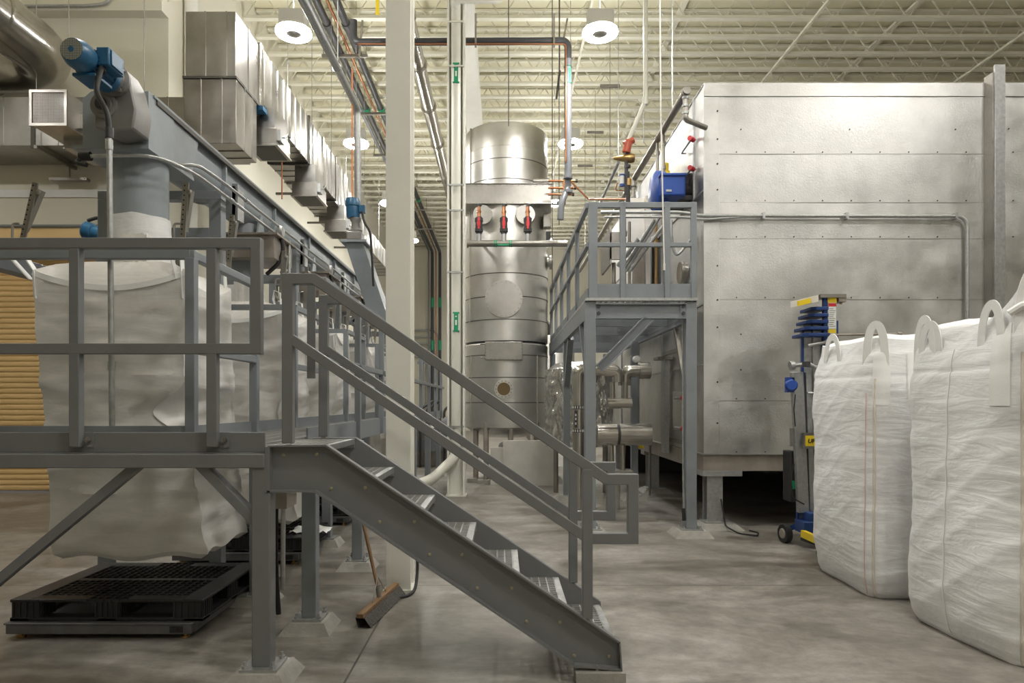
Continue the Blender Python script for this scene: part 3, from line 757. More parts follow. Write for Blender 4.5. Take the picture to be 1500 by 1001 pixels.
MB().cyl((-2.42,4.15,3.52),(-2.418,4.12,3.46),.024,n=12).build('gland', RUBBER, fx)
MB().cyl((-2.30,4.0,3.07),(-2.30,4.0,3.01),.024,n=12).build('gland', BLACKI, fx)
vc = T('conduit', 'vertical galvanised conduit clamped to the rail in front of the nearest hanging bag', 'conduit', (-2.33,4.0,2))
px_ = P(166,0,4.0).x
MB().cyl((-2.30,4.0,3.02),(-2.283,4.0,1.25),.016,n=14).build('tube', GALV, vc)
MB().cyl((-2.30,4.0,3.0),(-2.30,4.0,2.94),.021,n=14).cyl((-2.286,4.0,1.70),(-2.286,4.0,1.65),.021,n=14).build('coupling', GALV, vc)
for dx in (-.06,.04): MB().box(-2.29+dx-.03,-2.29+dx+.04,3.965,3.985,2.30,2.33).build('clamp', DSTEEL, vc)
# conduits along the conveyor side
def conduit(pts, r, m, label, bend=.12, couplings=(), name='conduit', group=None):
    c = T(name, label, 'conduit' if name == 'conduit' else 'pipe', Vector(pts[0]), group)
    MB().tube(pts, r, bend, 10).build('tube', m, c)
    for q in couplings:
        q = Vector(q)
        MB().cyl(q-Vector((0,.04,0)), q+Vector((0,.04,0)), r*1.35, n=12).build('coupling', m, c)
    return c
conduit([(-2.80,4.60,3.12),(-2.34,4.60,3.13),(-2.22,4.95,3.12),(-2.22,15,3.12)], .013, GALV, 'galvanised conduit along the conveyor side, lower of the pair', .15, [(-2.22,y,3.12) for y in (5.6,7.3,9,10.8)])
conduit([(-2.40,5.0,3.20),(-2.25,5.05,3.22),(-2.20,5.4,3.20),(-2.20,15,3.20)], .013, GALV, 'galvanised conduit along the conveyor side, upper of the pair', .12, [(-2.20,y,3.20) for y in (5.9,7.6,9.3,11)])
tag(MB().cyl((-2.84,4.60,3.12),(-2.77,4.60,3.12),.03,n=12).tube([(-2.82,4.6,3.12),(-2.86,4.58,3.07),(-2.78,4.57,3.05)],.014,.03).build('cable_gland', RUBBER), 'black cable gland at the end of the conduit under the gearbox', 'cable gland')
for i, y in enumerate((6.75, 8.7, 10.7)):
    bx = T('junction_fitting', ['round', 'second', 'third'][i]+' conduit fitting on the conveyor conduits with a black hose, %s from the camera' % ['first','second','third'][i], 'conduit fitting', (-2.2,y,3.2))
    MB().lathe((-2.19,y,3.15),(1,0,0),[(0,-.03),(.05,-.03),(.06,0),(.05,.03),(0,.035)],18).build('box', GALV, bx)
    MB().tube([(-2.19,y,3.12),(-2.16,y+.02,2.98),(-2.20,y+.0,2.84),(-2.34,y+.05,2.74)], .02, .1, 10).build('hose', RUBBER, bx)
for i, y in enumerate((7.0, 9.2)):
    conduit([(-2.18,y,3.12),(-2.18,y,1.3)], .016, GALV, 'vertical conduit dropping from the conveyor conduits, %s' % ['nearer','farther'][i])

# second, farther conveyor seen above the stair rail
c2 = T('incline_conveyor', 'grey sloping chute conveyor with an upright blue motor left of the cream column', 'conveyor', (-1.9,9.2,3))
a = P(522,357,9.2)
MB().box(a.x-.17,a.x+.17,9.0,9.4,a.z-.02,a.z+.01).build('top_flange', GREYD, c2)
b2 = P(572,470,9.6)
MB().add([(a.x-.12,9.05,a.z-.02),(a.x+.12,9.05,a.z-.02),(a.x+.12,9.4,a.z-.02),(a.x-.12,9.4,a.z-.02),(b2.x-.25,9.4,b2.z),(b2.x+.0,9.4,b2.z),(b2.x+.0,9.9,b2.z),(b2.x-.25,9.9,b2.z)],
         [(0,3,2,1),(4,5,6,7),(0,1,5,4),(1,2,6,5),(2,3,7,6),(3,0,4,7)]).build('chute', GREYD, c2, .006)
MB().box(a.x-.10,a.x+.10,9.03,9.3,a.z+.01,a.z+.13).build('gearbox', GEARG, c2, .02)
MB().lathe((a.x,9.16,a.z+.13),(0,0,1),[(.09,0),(.095,.03),(.06,.06),(.055,.14),(.075,.17),(.075,.2)],24).build('gear_neck', GEARG, c2)
MB().lathe((a.x-.03,9.16,a.z+.33),(-.05,0,1),[(.085,0),(.09,.02),(.09,.15),(.1,.16),(.1,.22),(.085,.26),(.05,.27),(0,.27)],28).build('motor_body', BLUE, c2)
MB().box(a.x+.05,a.x+.13,9.12,9.2,a.z+.4,a.z+.5).build('terminal_box', BLUE, c2, .005)
MB().tube([(a.x+.1,9.1,a.z+.4),(a.x+.13,9.05,a.z+.25),(a.x+.22,9.05,a.z+.12),(a.x+.26,9.05,a.z-.6)], .016, .08).build('cable', RUBBER, c2)
m3 = T('small_motor', 'small blue motor peeking above the front guard rail in front of the roller door', 'motor', (-4.8,8,3.4))
MB().lathe((-4.88,7.95,3.48),(.9,.2,-.25),[(0,-.0),(.08,0),(.10,.02),(.10,.10),(.085,.11),(.085,.3),(0,.3)],28).build('motor_body', BLUE, m3)
MB().tube([(-4.82,7.95,3.58),(-4.7,7.95,3.62),(-4.5,7.95,3.58),(-4.35,7.95,3.58)],.02,.06).build('cable', RUBBER, m3)
MB().box(-4.72,-4.5,7.95,8.2,1.2,3.42).build('stand', GREYB, m3)
MB().box(-4.72,-4.5,7.95,8.2,0,1.2).build('stand_foot', GREYB, m3)
# beam on the left, behind the nearest bag
sb = T('support_frame', 'grey steel beam sloping in from the left edge behind the nearest hanging bag', 'beam', (-3.6,5,0))
MB().bar((-3.72,4.6,2.50),(-3.72,6.6,2.50),.12,.12).build('beam', GREYB, sb, .005)
for y in (4.7,6.5): MB().box(-3.78,-3.66,y-.06,y+.06,0,2.44).build('post', GREYB, sb)

# broom
bm_ = T('push_broom', 'push broom with brown wooden handle and wide grey bristles leaning under the stairs', 'broom', (-.9,4.6,0))
h0 = P(551,875,5.0); h1 = P(512,723,4.85)
A = P(527,918,4.42); B = P(578,862,5.15); A.z = .07; B.z = .10
A = Vector((P(527,0,4.42).x,4.42,.075)); B = Vector((P(580,0,5.2).x,5.2,.075))
mid = (A+B)/2
MB().tube([mid+Vector((0,0,.03)), Vector((P(520,0,5.0).x,5.0,.85)), Vector((P(507,0,4.95).x,4.95,1.16))], .0125, .05, 12).build('handle', WOOD, bm_)
MB().bar(A, B, .045, .03).build('head_block', WOOD, bm_, .004)
sd = (B-A).cross(Vector((0,0,1))).normalized()
br = MB(); N_ = 60
top = []; 
for i in range(N_+1):
    t = i/N_; c = A.lerp(B,t); j = .012*nz(t*30,0,0)
    top.append([c+Vector((0,0,-.012))-sd*.03, c+Vector((0,0,-.012))+sd*.03, c+sd*(.075+j)+Vector((0,0,-.070+.004*nz(t*50,2,0))), c+sd*(-.01+j)+Vector((0,0,-.073))])
br.grid(top, True); br.build('bristles', BRIST, bm_)
bk = MB()
for s in (.12,-.12): bk.tube([mid.lerp(B if s>0 else A,abs(s)*3)+Vector((0,0,.015)), mid+Vector((0,0,.16))-Vector((.012,0,0))], .004, 0, 6)
bk.build('brace', DSTEEL, bm_)
MB().cyl(mid+Vector((0,0,.0)), mid+Vector((-.012,0,.1)), .017,n=12).build('socket', DSTEEL, bm_)
# cable at the column foot
thing(MB().tube([(-.66,5.35,.6),(-.655,5.3,.12),(-.66,5.15,.012),(-.85,5.0,.012)], .012, .08), 'cable', RUBBER, 'black cable curling on the floor at the near cream column foot', 'cable')
jb = T('junction_box', 'brown steel box under the stair landing with a black hose and a conduit below', 'box', (-1.4,5,.9))
q = P(413,725,4.55)
MB().box(P(397,0,4.5).x,P(420,0,4.5).x,4.5,4.72,P(0,746,4.5).z,P(0,715,4.5).z).build('box', BROWNST, jb, .004)
MB().tube([(P(404,0,4.6).x,4.6,.78),(P(403,0,4.6).x,4.6,.4),(P(408,0,4.65).x,4.65,.02)], .018, .1).build('hose', RUBBER, jb)
MB().cyl((P(415,0,4.6).x,4.6,.78),(P(414,0,4.6).x,4.6,.2),.016,n=10).build('conduit', GALV, jb)

# ================================================================== ducts upper left
dk = T('rectangular_duct', 'large stainless rectangular duct with ribbed sides running back under the roof at left', 'duct', (-3.9,9,5))
def rduct(root, name, x0, x1, y0, y1, z0, z1, m=DUCT, front_seams=(), side_pitch=0, bevel=.006):
    o = MB().box(x0,x1,y0,y1,z0,z1).build(name, m, root, bevel)
    s = MB(); any_ = False
    for f in front_seams:
        x = x0+(x1-x0)*f; s.box(x-.008,x+.008,y0-.012,y0,z0,z1); any_ = True
    if side_pitch:
        y = y0+side_pitch
        while y < y1-.05: s.box(x1,x1+.014,y-.012,y+.012,z0,z1); s.box(x0,x1,y-.012,y+.012,z0-.012,z0); any_ = True; y += side_pitch
    if any_: s.build('standing_seams', m, root)
    return o
rduct(dk, 'upper_box', -4.17, -3.51, 9.0, 9.83, 5.76, 6.62, front_seams=(.4,.82), side_pitch=.45)
rduct(dk, 'lower_box', -4.19, -3.50, 9.0, 9.75, 4.88, 5.73, front_seams=(.32,.72), side_pitch=.28)
MB().box(-4.20,-3.49,8.98,9.85,5.73,5.76).build('joint_flange', MESHD, dk)
MB().box(-4.1,-3.47,9.83,9.98,5.74,6.66).build('corner_post', PIPEM, dk, .02)
MB().box(-3.60,-3.44,9.83,10.0,5.68,5.74).build('bracket', BLUE, dk)
segs = [9.98, 11.15, 12.25, 13.2, 14.2, 15.3]
for i in range(5):
    rduct(dk, 'duct_section', -4.17, -3.47+.01*(i%2), segs[i], segs[i+1], 5.80-.04*i, 6.60-.02*i, side_pitch=.3)
    MB().box(-4.2,-3.44,segs[i+1]-.025,segs[i+1]+.025,5.78-.04*i,6.63-.02*i).build('joint_flange', PIPEM if i%2==0 else MESHD, dk)
rduct(dk, 'duct_section', -4.0, -3.43, 15.9, 21.5, 5.45, 5.95, side_pitch=.5)
rduct(dk, 'transition', -4.1, -3.47, 15.3, 15.9, 5.5, 6.3)
for y in (10.9,12.3,13.7,15.0,17,19): MB().cyl((-3.42,y,5.6),(-3.42,y,CAMZ+H),.006,n=6).build('hanger_rod', GALV, dk)
for y in (10.9,13.0,15.1,17.5): MB().box(-4.3,-3.38,y-.02,y+.02,5.42,5.46).build('hanger_bar', DSTEEL, dk)
for i, (y, zz) in enumerate(((10.35,5.50),(12.55,5.42),(14.8,5.35))):
    df = T('air_diffuser', 'square sheet metal air outlet under the big duct, %s from the camera' % ['first','second','third'][i], 'air diffuser', (-3.6,y,5.1))
    MB().box(-3.76,-3.31,y-.32,y+.32,zz-.24,zz).build('outlet_box', DSTEEL, df, .004)
    MB().box(-3.72,-3.35,y-.28,y+.28,zz,zz+.32).build('neck', DUCT, df)
    MB().box(-3.78,-3.29,y-.34,y+.34,zz-.262,zz-.24).build('rim', DUCT, df)
    MB().box(-3.73,-3.34,y-.29,y+.29,zz-.268,zz-.262).build('grille', MESHD, df)
    MB().box(-3.31,-3.26,y-.3,y-.12,zz-.18,zz-.02).tube([(-3.28,y-.2,zz-.1),(-3.22,y-.2,zz-.1),(-3.22,y-.1,zz-.02)],.012,.02).build('damper_lever', GALV, df)
wd = T('wall_duct', 'wide stainless rectangular duct along the wall above the roller door', 'duct', (-8,10.6,5.3))
MB().box(-13.8,-4.05,10.2,11.02,5.30,6.03).build('duct_body', DUCT, wd, .006)
sm = MB()
for i in range(24): x = -13.6+i*.41; sm.box(x-.010,x+.010,10.186,10.2,5.30,6.03)
sm.build('standing_seams', DUCT, wd)
MB().box(-7.02,-6.96,10.17,10.2,5.26,6.07).build('joint_flange', MESHD, wd)
for x in (-8.6,-6.9,-5.3):
    MB().bar((x-.0,10.1,5.25),(x,11.05,5.25),.05,.05).build('hanger_strut', DSTEEL, wd)
    MB().cyl((x,10.12,5.25),(x,10.12,ZD),.006,n=6).build('hanger_rod', GALV, wd)
MB().box(-7.2,-6.6,10.85,10.95,5.0,5.04).cyl((-6.9,10.9,5.04),(-6.9,10.9,5.3),.012,n=8).build('hanger_strut', DSTEEL, wd)
ai = T('intake_grille_box', 'stainless box with a square wire grille sticking out of the wall duct', 'air intake', (-6,9.6,5.1))
MB().box(-6.21,-5.74,9.02,10.2,5.12,5.57).build('box', DUCT, ai, .005)
MB().path([(-6.205,9.0,5.125),(-5.745,9.0,5.125),(-5.745,9.0,5.565),(-6.205,9.0,5.565)], .035, .03, (0,-1,0), True).build('frame', DSTEEL, ai)
MB().box(-6.19,-5.76,9.012,9.018,5.14,5.55).build('backing', MESHD, ai)
gm = MB()
for i in range(22): t = i/21; x = -6.19+.43*t; gm.box(x-.0022,x+.0022,9.0,9.008,5.14,5.55)
for i in range(22): t = i/21; z = 5.14+.41*t; gm.box(-6.19,-5.76,9.0,9.008,z-.0022,z+.0022)
gm.build('wire_grille', DSTEEL, ai, smooth=False)
MB().box(-5.74,-5.60,9.3,9.5,5.2,5.4).tube([(-5.65,9.3,5.25),(-5.55,9.28,5.25),(-5.5,9.28,5.2)],.014,.02).build('damper_lever', DSTEEL, ai)
MB().box(-6.1,-5.4,9.5,10.2,5.0,5.12).build('lower_plenum', DUCT, ai)
rdt = T('round_duct', 'large round stainless duct at the top left corner bending along the wall', 'duct', (-6.8,6,6.6))
ax, az, rr_ = -6.80, 6.68, .37
MB().tube([(ax,4.0,az),(ax,10.55,az-.04),(-13.8,10.55,az-.04)], rr_, .75, 40, 10).build('duct_body', PIPEM, rdt)
for y in (6.2,7.9,9.0): MB().lathe((ax,y,az),(0,1,0),[(rr_,-.03),(rr_+.02,-.02),(rr_+.02,.02),(rr_,.03)],40).build('joint_band', PIPEM, rdt)
for x in (-7.9,-8.1,-9.8): MB().lathe((x,10.55,az-.04),(1,0,0),[(rr_,-.03),(rr_+.025,-.02),(rr_+.025,.02),(rr_,.03)],40).build('joint_band', DSTEEL, rdt)
MB().cyl((-5.9,9.3,6.4),(-5.9,9.3,ZD),.005,n=6).build('hanger_rod', GALV, rdt)
conduit([(-9,YW-.26,7.72),(-6.5,YW-.26,7.74),(-6.2,YW-.26,7.78),(-6.2,YW-.26,9.9)], .025, GALV, 'grey conduit turning up on the wall above the round duct', .2)
conduit([(XS+.12,11.6,1),(XS+.12,11.6,ZD-.1)], .11, CREAM, 'cream vertical pipe at the wall corner beside the square duct', 0, name='drain_pipe')

# ================================================================== overhead pipes
def pipe(pts, r, m, label, bend=.15, name='pipe', flanges=(), cat='pipe', n=14):
    c = T(name, label, cat, Vector(pts[0]))
    MB().tube(pts, r, bend, n).build('tube', m, c)
    for q, dvec in flanges:
        MB().cyl(Vector(q)-Vector(dvec)*.02, Vector(q)+Vector(dvec)*.02, r*1.25, n=16).build('band', m, c)
    return c
ip = pipe([(-1.74,9.2,8.5),(-1.74,30,8.5)], .155, PIPEM, 'shiny insulated round pipe running back overhead right of the near cream column', 0, flanges=[((-1.74,y,8.5),(0,1,0)) for y in (10.9,12.4,14.2,16.2,18.5,21)])
for y in (10.9,14.2,18.5):
    MB().cyl((-1.92,y,8.5),(-1.92,y,CAMZ+H),.006,n=6).build('hanger_rod', GALV, ip)
pv = pipe([(-2.00,4.6,5.48),(-1.97,9.3,5.48),(-1.97,9.4,3.3)], .047, GALV, 'silver vacuum pipe running overhead then dropping beside the upright blue motor', .12, flanges=[((-1.98,8.2,5.48),(0,1,0)),((-1.98,6.6,5.48),(0,1,0))])
MB().cyl((-1.97,8.2,5.5),(-1.97,8.2,CAMZ+H),.006,n=6).build('hanger_rod', WHITE, pv)
pipe([(-1.4,4.9,7.2),(-2.05,8.2,6.3)], .02, GALV, 'thin slanting steel tube above the silver vacuum pipe', 0)
za = 9.2
rack = []
for X, r, m, lab in ((-3.18,.075,BLACKI,'right hand'), (-3.57,.075,BLACKI,'left hand')):
    p_ = pipe([(X,10.5 if X>-3.3 else 11.5,za),(X,YB-.5,za),(X,YB-.5,.5)], r, m, '%s black pipe running back under the roof and down the end wall' % lab, .3)
    for y in (14,18,22,26,30): MB().cyl((X,y-.1,za),(X,y+.1,za),r*1.2,n=12).build('coupling', GREEN if y in (18,26) else m, p_)
    for z in (6.6,4.4): MB().cyl((X,YB-.5,z-.25),(X,YB-.5,z+.25),r*1.1,n=12).build('pipe_marker', GREEN, p_, label='green pipe marker')
pipe([(-3.38,9.5,za+.05),(-3.38,YB-.55,za+.05),(-3.38,YB-.55,.5)], .03, COPPER, 'copper pipe between the two black pipes under the roof', .2)
pipe([(-3.75,9.5,za+.05),(-3.75,YB-.55,za+.05),(-3.75,YB-.55,.5)], .045, GREYP, 'grey pipe beside the left black pipe under the roof', .2)
for k, y in enumerate((12.2,15,18,21,24,27,30)):
    s_ = T('pipe_hanger', 'strut hanger holding the black pipes under the roof, %s from the camera' % ['first','second','third','fourth','fifth','sixth','seventh'][k], 'pipe hanger', (-3.4,y,za-.1))
    MB().box(-3.95,-2.95,y-.03,y+.03,za-.15,za-.09).build('strut', DSTEEL, s_)
    for x in (-3.92,-2.98): MB().cyl((x,y,za-.15),(x,y,CAMZ+H+.1),.01,n=6).build('rod', DSTEEL, s_)
YQ = 11.0
k1 = P(832,60,YQ); k0 = P(518,62,YQ)
bp = T('drain_pipe', 'black pipe crossing overhead and dropping beside the tall vessel', 'pipe', k1)
MB().tube([k0+Vector((0,0,.35)), k0, k1, P(832,262,YQ)], .058, .12, 16).build('crossing', BLACKI, bp)
MB().tube([P(832,60,YQ)+Vector((0,0,-.3)), P(832,262,YQ)], .060, 0, 16).build('drop', GREYP, bp, label='grey lower length of the drop')
MB().tube([P(832,262,YQ), P(832,275,YQ), P(822,298,YQ-.15), P(821,322,YQ-.15)], .052, .1, 14).build('tail', GREYP, bp)
for yy in (262, 283, 300): 
    q = P(832 if yy<290 else 822,yy,YQ-.05); MB().cyl(q, q+Vector((0,0,.05)), .072, n=16).build('coupling', GREYP, bp)
for yy in (98,122): q = P(832,yy,YQ); MB().cyl(q, q-Vector((0,0,.012)), .068, n=16).build('marker_ring', GREEN, bp)
q0, q1 = P(834.5,99,YQ-.06), P(834.5,121,YQ-.06); MB().bar(q0,q1,.035,.004,up=(0,1,0)).build('pipe_marker', GREEN, bp)
for px in (697, 811):
    q = P(px,58,YQ); MB().box(q.x-.015,q.x+.015,YQ-.08,YQ-.05,q.z-.16,q.z+.38).build('hanger_strut', DSTEEL, bp)
q = P(829,30,YQ); MB().bar(P(826,55,YQ), P(831,28,YQ+.3), .03,.03,up=(0,1,0)).build('hanger_strut', DSTEEL, bp)
q = P(529,40,YQ); MB().bar(P(526,85,YQ), P(531,30,YQ), .03,.03,up=(0,1,0)).build('hanger_strut', DSTEEL, bp)
pipe([P(524,64.5,YQ-.08), P(829,64.5,YQ-.08), P(829,238,YQ-.08)], .012, COPPER, 'thin copper line under the black crossing pipe', .06)
for i,(xa,ya,yb) in enumerate(((809,75,420),(819,150,330),(745,152,185))):
    pipe([Vector((P(xa,0,12.0).x,12.0,CAMZ+H)), P(xa,yb,12.0)], .008, MESHD, 'thin dark hanger wire right of the tall vessel, %s' % ['left','right','short one above it'][i], 0, 'hanger_wire', cat='wire')
for i,(xa,xb,yy,Y) in enumerate(((879,908,126,15.0),(860,884,194,17.5),(846,868,243,20.0))):
    r_ = T('pipe_trapeze', 'small grey strut hanging under the roof right of the lamps, %s one' % ['top','middle','lowest'][i], 'strut', P((xa+xb)/2,yy,Y))
    MB().bar(P(xa,yy,Y), P(xb,yy,Y), .05, .06).build('strut', DSTEEL, r_)
    MB().cyl(P((xa+xb)/2,yy,Y), P((xa+xb)/2+.01,yy+120,Y), .009, n=6).build('rod', DSTEEL, r_)
    MB().cyl(P((xa+xb)/2,yy,Y), Vector((P((xa+xb)/2,yy,Y).x,Y,CAMZ+H)), .006, n=6).build('rod', DSTEEL, r_)
t_ = T('hanging_strut', 'dark slanting strut hanging right of the black drop pipe', 'strut', P(818,145,13))
MB().bar(P(820,104,13), P(815,145,13), .04, .05, up=(0,1,0)).build('strut', MESHD, t_)
MB().cyl(P(820,104,13), Vector((P(820,104,13).x,13,CAMZ+H)), .006, n=6).build('rod', MESHD, t_)
cw = T('electric_cord', 'orange cord hanging straight down to the upright blue motor', 'cord', P(516,292,9.1))
MB().cyl(P(516,100,9.1), P(516,296,9.1), .009, n=8).build('cord', ORANGE, cw)
thing(MB().cyl(P(413,210,11.5), P(413,292,11.5), .012, n=8), 'copper_drop', COPPER, 'thin copper tube dropping behind the air outlets', 'pipe')
yt = thing(MB().box(-3.22,-3.16,12,12.01,8.3,9.2), 'tape_strip', YEL, 'yellow tape strip hanging from the roof left of the near column', 'tape')
yt.location = P(553,22,12)
# white drain pipe in the web of the slim column
dp = T('drain_pipe', 'white drain pipe clamped up the slimmer cream column', 'pipe', (-.71,10.5,0))
MB().tube([(-.712,10.62,.95),(-.712,10.62,7.62),(-.712,10.5,7.68),(.02,10.5,7.68),(.05,10.5,8.7)], .075, .14, 20).build('pipe', WPVC, dp)
MB().tube([(-.712,10.62,1.0),(-.712,10.55,.62),(-1.05,10.35,.30),(-1.3,10.2,.22)], .078, .12, 18).build('lower_elbow', WPVC, dp)
for yy in (35,100,273,310,400,625): q = P(668,yy,10.6); MB().box(-.845,-.58,10.52,10.54,q.z-.012,q.z+.012).build('clamp', GALV if yy > 250 else WPVC, dp)
for ya, yb in ((92,120),(458,485)):
    a_, b_ = P(668,ya,10.53), P(668,yb,10.53)
    l_ = MB().box(a_.x-.032,a_.x+.032,10.535,10.545,b_.z,a_.z).box(a_.x-.05,a_.x+.05,10.54,10.60,b_.z-.01,b_.z+.012).box(a_.x-.05,a_.x+.05,10.54,10.60,a_.z-.012,a_.z+.01).build('pipe_marker', GREEN, dp, label='green pipe marker')
    MB().box(a_.x-.012,a_.x+.012,10.530,10.535,b_.z+.09,b_.z+.17).cyl((a_.x,10.532,a_.z-.06),(a_.x,10.535,a_.z-.06),.012,n=12).build('print', WHITE, l_)

# ================================================================== tall vessel
VC = Vector((.085,13.0,0)); VR = .785
vs = T('tall_vessel', 'tall cylindrical stainless steel vessel in the middle of the hall', 'vessel', (VC.x,VC.y,0))
def zy(py, Y=12.25): return CAMZ+(590-py)*Y/1000
MB().lathe((VC.x,VC.y,0),(0,0,1),[(VR-.01,zy(298)),(VR+.005,zy(298)),(VR+.005,zy(214)),(VR-.005,zy(213)),(VR-.005,zy(181)),(VR-.03,zy(178)),(0,zy(174))],96).build('upper_shell', STEEL, vs)
MB().lathe((VC.x,VC.y,0),(0,0,1),[(VR,zy(499)),(VR,zy(300))],96).build('middle_shell', STEEL, vs)
MB().lathe((VC.x,VC.y,0),(0,0,1),[(0,zy(645)),(.35,zy(643)),(.62,zy(636)),(VR-.02,zy(628)),(VR-.0,zy(627)),(VR-.0,zy(504)),(VR-.02,zy(502))],96).build('lower_shell', STEEL, vs)
MB().lathe((VC.x,VC.y,0),(0,0,1),[(VR-.03,zy(504)),(VR-.03,zy(498))],96).build('gap_ring', BLACKI, vs)
bands = MB()
for yy in (400,434,468,520,553,590,232,262): bands.lathe((VC.x,VC.y,zy(yy)),(0,0,1),[(VR,-.007),(VR+.009,-.006),(VR+.009,.006),(VR,.007)],96)
bands.build('sheet_seams', MESHD, vs, smooth=True)
for px, ya, yb in ((689,178,270),(690,520,627),(787,520,627),(688,300,470)):
    dx = (px-735)*12.4/1000-VC.x; yy_ = VC.y-math.sqrt(max(0,VR**2-dx**2))
    MB().box(VC.x+dx-.014,VC.x+dx+.014,yy_-.012,yy_+.03,zy(yb),zy(ya)).build('vertical_seam', PIPEM, vs)
# flat sided band
n8 = 8; RB = .87; pts8 = []
zb0, zb1 = zy(299,12.2), zy(269,12.2)
for i in range(8):
    a = PI/8+i*PI/4; pts8.append((VC.x+.96*RB*1.0*math.cos(a)/math.cos(PI/8)*.98, VC.y+.9*RB*math.sin(a)/math.cos(PI/8)))
# wide front face like the photograph's box
pts8 = [(VC.x-.80,VC.y-.80),(VC.x+.80,VC.y-.80),(VC.x+.84,VC.y-.3),(VC.x+.84,VC.y+.3),(VC.x+.5,VC.y+.84),(VC.x-.5,VC.y+.84),(VC.x-.84,VC.y+.3),(VC.x-.84,VC.y-.3)]
MB().prism(pts8, 'z', zb0, zb1).build('band_box', DUCT, vs, .004)
bo = MB()
for i in range(15):
    x = VC.x-.76+i*1.52/14; bo.cyl((x,VC.y-.80,zb1-.03),(x,VC.y-.812,zb1-.03),.011,n=8); bo.cyl((x,VC.y-.80,zb0+.03),(x,VC.y-.812,zb0+.03),.009,n=8)
bo.build('rivet_row', DSTEEL, vs)
MB().box(VC.x-.84,VC.x+.84,VC.y-.83,VC.y-.78,zb1-.01,zb1+.0).box(VC.x-.84,VC.x+.84,VC.y-.83,VC.y-.78,zb0,zb0+.01).build('band_flange', DUCT, vs)
# manway
def disc(cx, cz, r, name, m, bolts=20, thick=.05, yb=12.2, inner=None):
    o = MB().lathe((cx,yb+.06,cz),(0,-1,0),[(r*.96,-.03),(r*.96,.03),(r,.035),(r,.035+thick),(0,.035+thick)],48).build(name, m, vs)
    b = MB()
    for i in range(bolts): a = 2*PI*i/bolts; x = cx+(r-.028)*math.cos(a); z = cz+(r-.028)*math.sin(a); b.cyl((x,yb+.02,z),(x,yb-.045,z),.012,n=6)
    b.build('bolt_ring', DSTEEL, o)
    return o
c = P(738,437.5,12.15); disc(c.x,c.z,.335,'manway_cover',DUCT,22)
c = P(738,570,12.15); pr = disc(c.x,c.z,.17,'sight_port',STEEL,14)
MB().lathe((c.x,12.172,c.z),(0,-1,0),[(.115,-.01),(.115,0),(0,0.0)],32).build('port_glass', GLASSD, pr)
c = P(738,514,12.15)
hp = MB().box(c.x-.335,c.x+.335,12.16,12.24,c.z-.165,c.z+.165).build('hatch_plate', DUCT, vs, .01)
b = MB()
for i in range(9):
    x = c.x-.31+i*.62/8
    for z in (-.145,.145): b.cyl((x,12.16,c.z+z),(x,12.14,c.z+z),.012,n=6)
for i in range(1,5):
    for x in (-.315,.315): b.cyl((c.x+x,12.16,c.z-.145+i*.058),(c.x+x,12.14,c.z-.145+i*.058),.012,n=6)
b.build('bolts', DSTEEL, hp)
for z in (.12,-.12): MB().cyl((c.x-.42,12.14,c.z+z),(c.x-.33,12.14,c.z+z),.014,n=8).build('hinge_pin', DSTEEL, vs)
# nozzles on the right side
q = P(803,385,12.9)
MB().cyl((q.x-.12,12.9,q.z),(q.x+.06,12.9,q.z),.085,n=24).cyl((q.x+.02,12.9,q.z),(q.x+.08,12.9,q.z),.13,n=24).build('nozzle', DUCT, vs)
q = P(797,266,12.4); MB().cyl((q.x-.20,12.4,q.z),(q.x+.10,12.4,q.z),.06,n=20).build('nozzle', DUCT, vs)
q = P(801,325,12.5); MB().box(q.x-.07,q.x+.07,12.4,12.6,q.z-.12,q.z+.12).build('terminal_box', DSTEEL, vs, .01)
q = P(803,345,12.5); MB().box(q.x-.04,q.x+.04,12.45,12.55,q.z-.1,q.z+.06).build('terminal_bracket', BLACKI, vs)
for px, yy in ((697,12.6),(712,12.35),(748,12.3),(786,12.5),(790,13.4)):
    x = (px-735)*yy/1000; MB().cyl((x,yy,0),(x,yy,zy(620)),.05,n=14).build('leg', BROWNST, vs)
    MB().box(x-.15,x+.15,yy-.15,yy+.15,-.001,.07).build('leg_pad', CONC, vs)
q = P(738,655,12.4)
MB().cyl((q.x,12.45,q.z),(q.x,12.35,q.z),.10,n=22).build('drain_flange', GALV, vs); MB().bar((q.x,12.33,q.z),(q.x,12.33,q.z-.42),.05,.03,up=(0,1,0)).build('drain_lever', BLACKI, vs)
# header with three valves
hd = T('valve_header', 'stainless header pipe with three red handled valves across the vessel front', 'pipe', P(760,357,11.6))
YH = 11.6; zh = P(0,357,YH).z
MB().cyl((P(686,0,YH).x,YH,zh),(P(831,0,YH).x,YH,zh),.055,n=20).build('header', DSTEEL, hd)
for px in (705,778): MB().bar((P(px,0,YH).x,YH+.02,zh+.02),(P(px,0,YH).x,12.3,zh+.14),.04,.03).build('bracket', DSTEEL, hd)
MB().cyl((P(686,0,YH).x,YH,zh),(P(689,0,YH).x,YH,zh),.057,n=20).cyl((P(684,0,YH).x,YH,zh),(P(686,0,YH).x,YH,zh),.075,n=20).build('end_cap', BROWNST, hd)
for px in (726,748):
    x = P(px,0,YH).x; MB().cyl((x-.025,YH,zh),(x-.008,YH,zh),.060,n=20).cyl((x+.008,YH,zh),(x+.025,YH,zh),.060,n=20).build('marker_ring', GREEN, hd)
x = P(729,0,YH).x; MB().box(x,P(745,0,YH).x,YH-.058,YH-.052,zh-.045,zh-.02).build('pipe_marker', GREEN, hd)
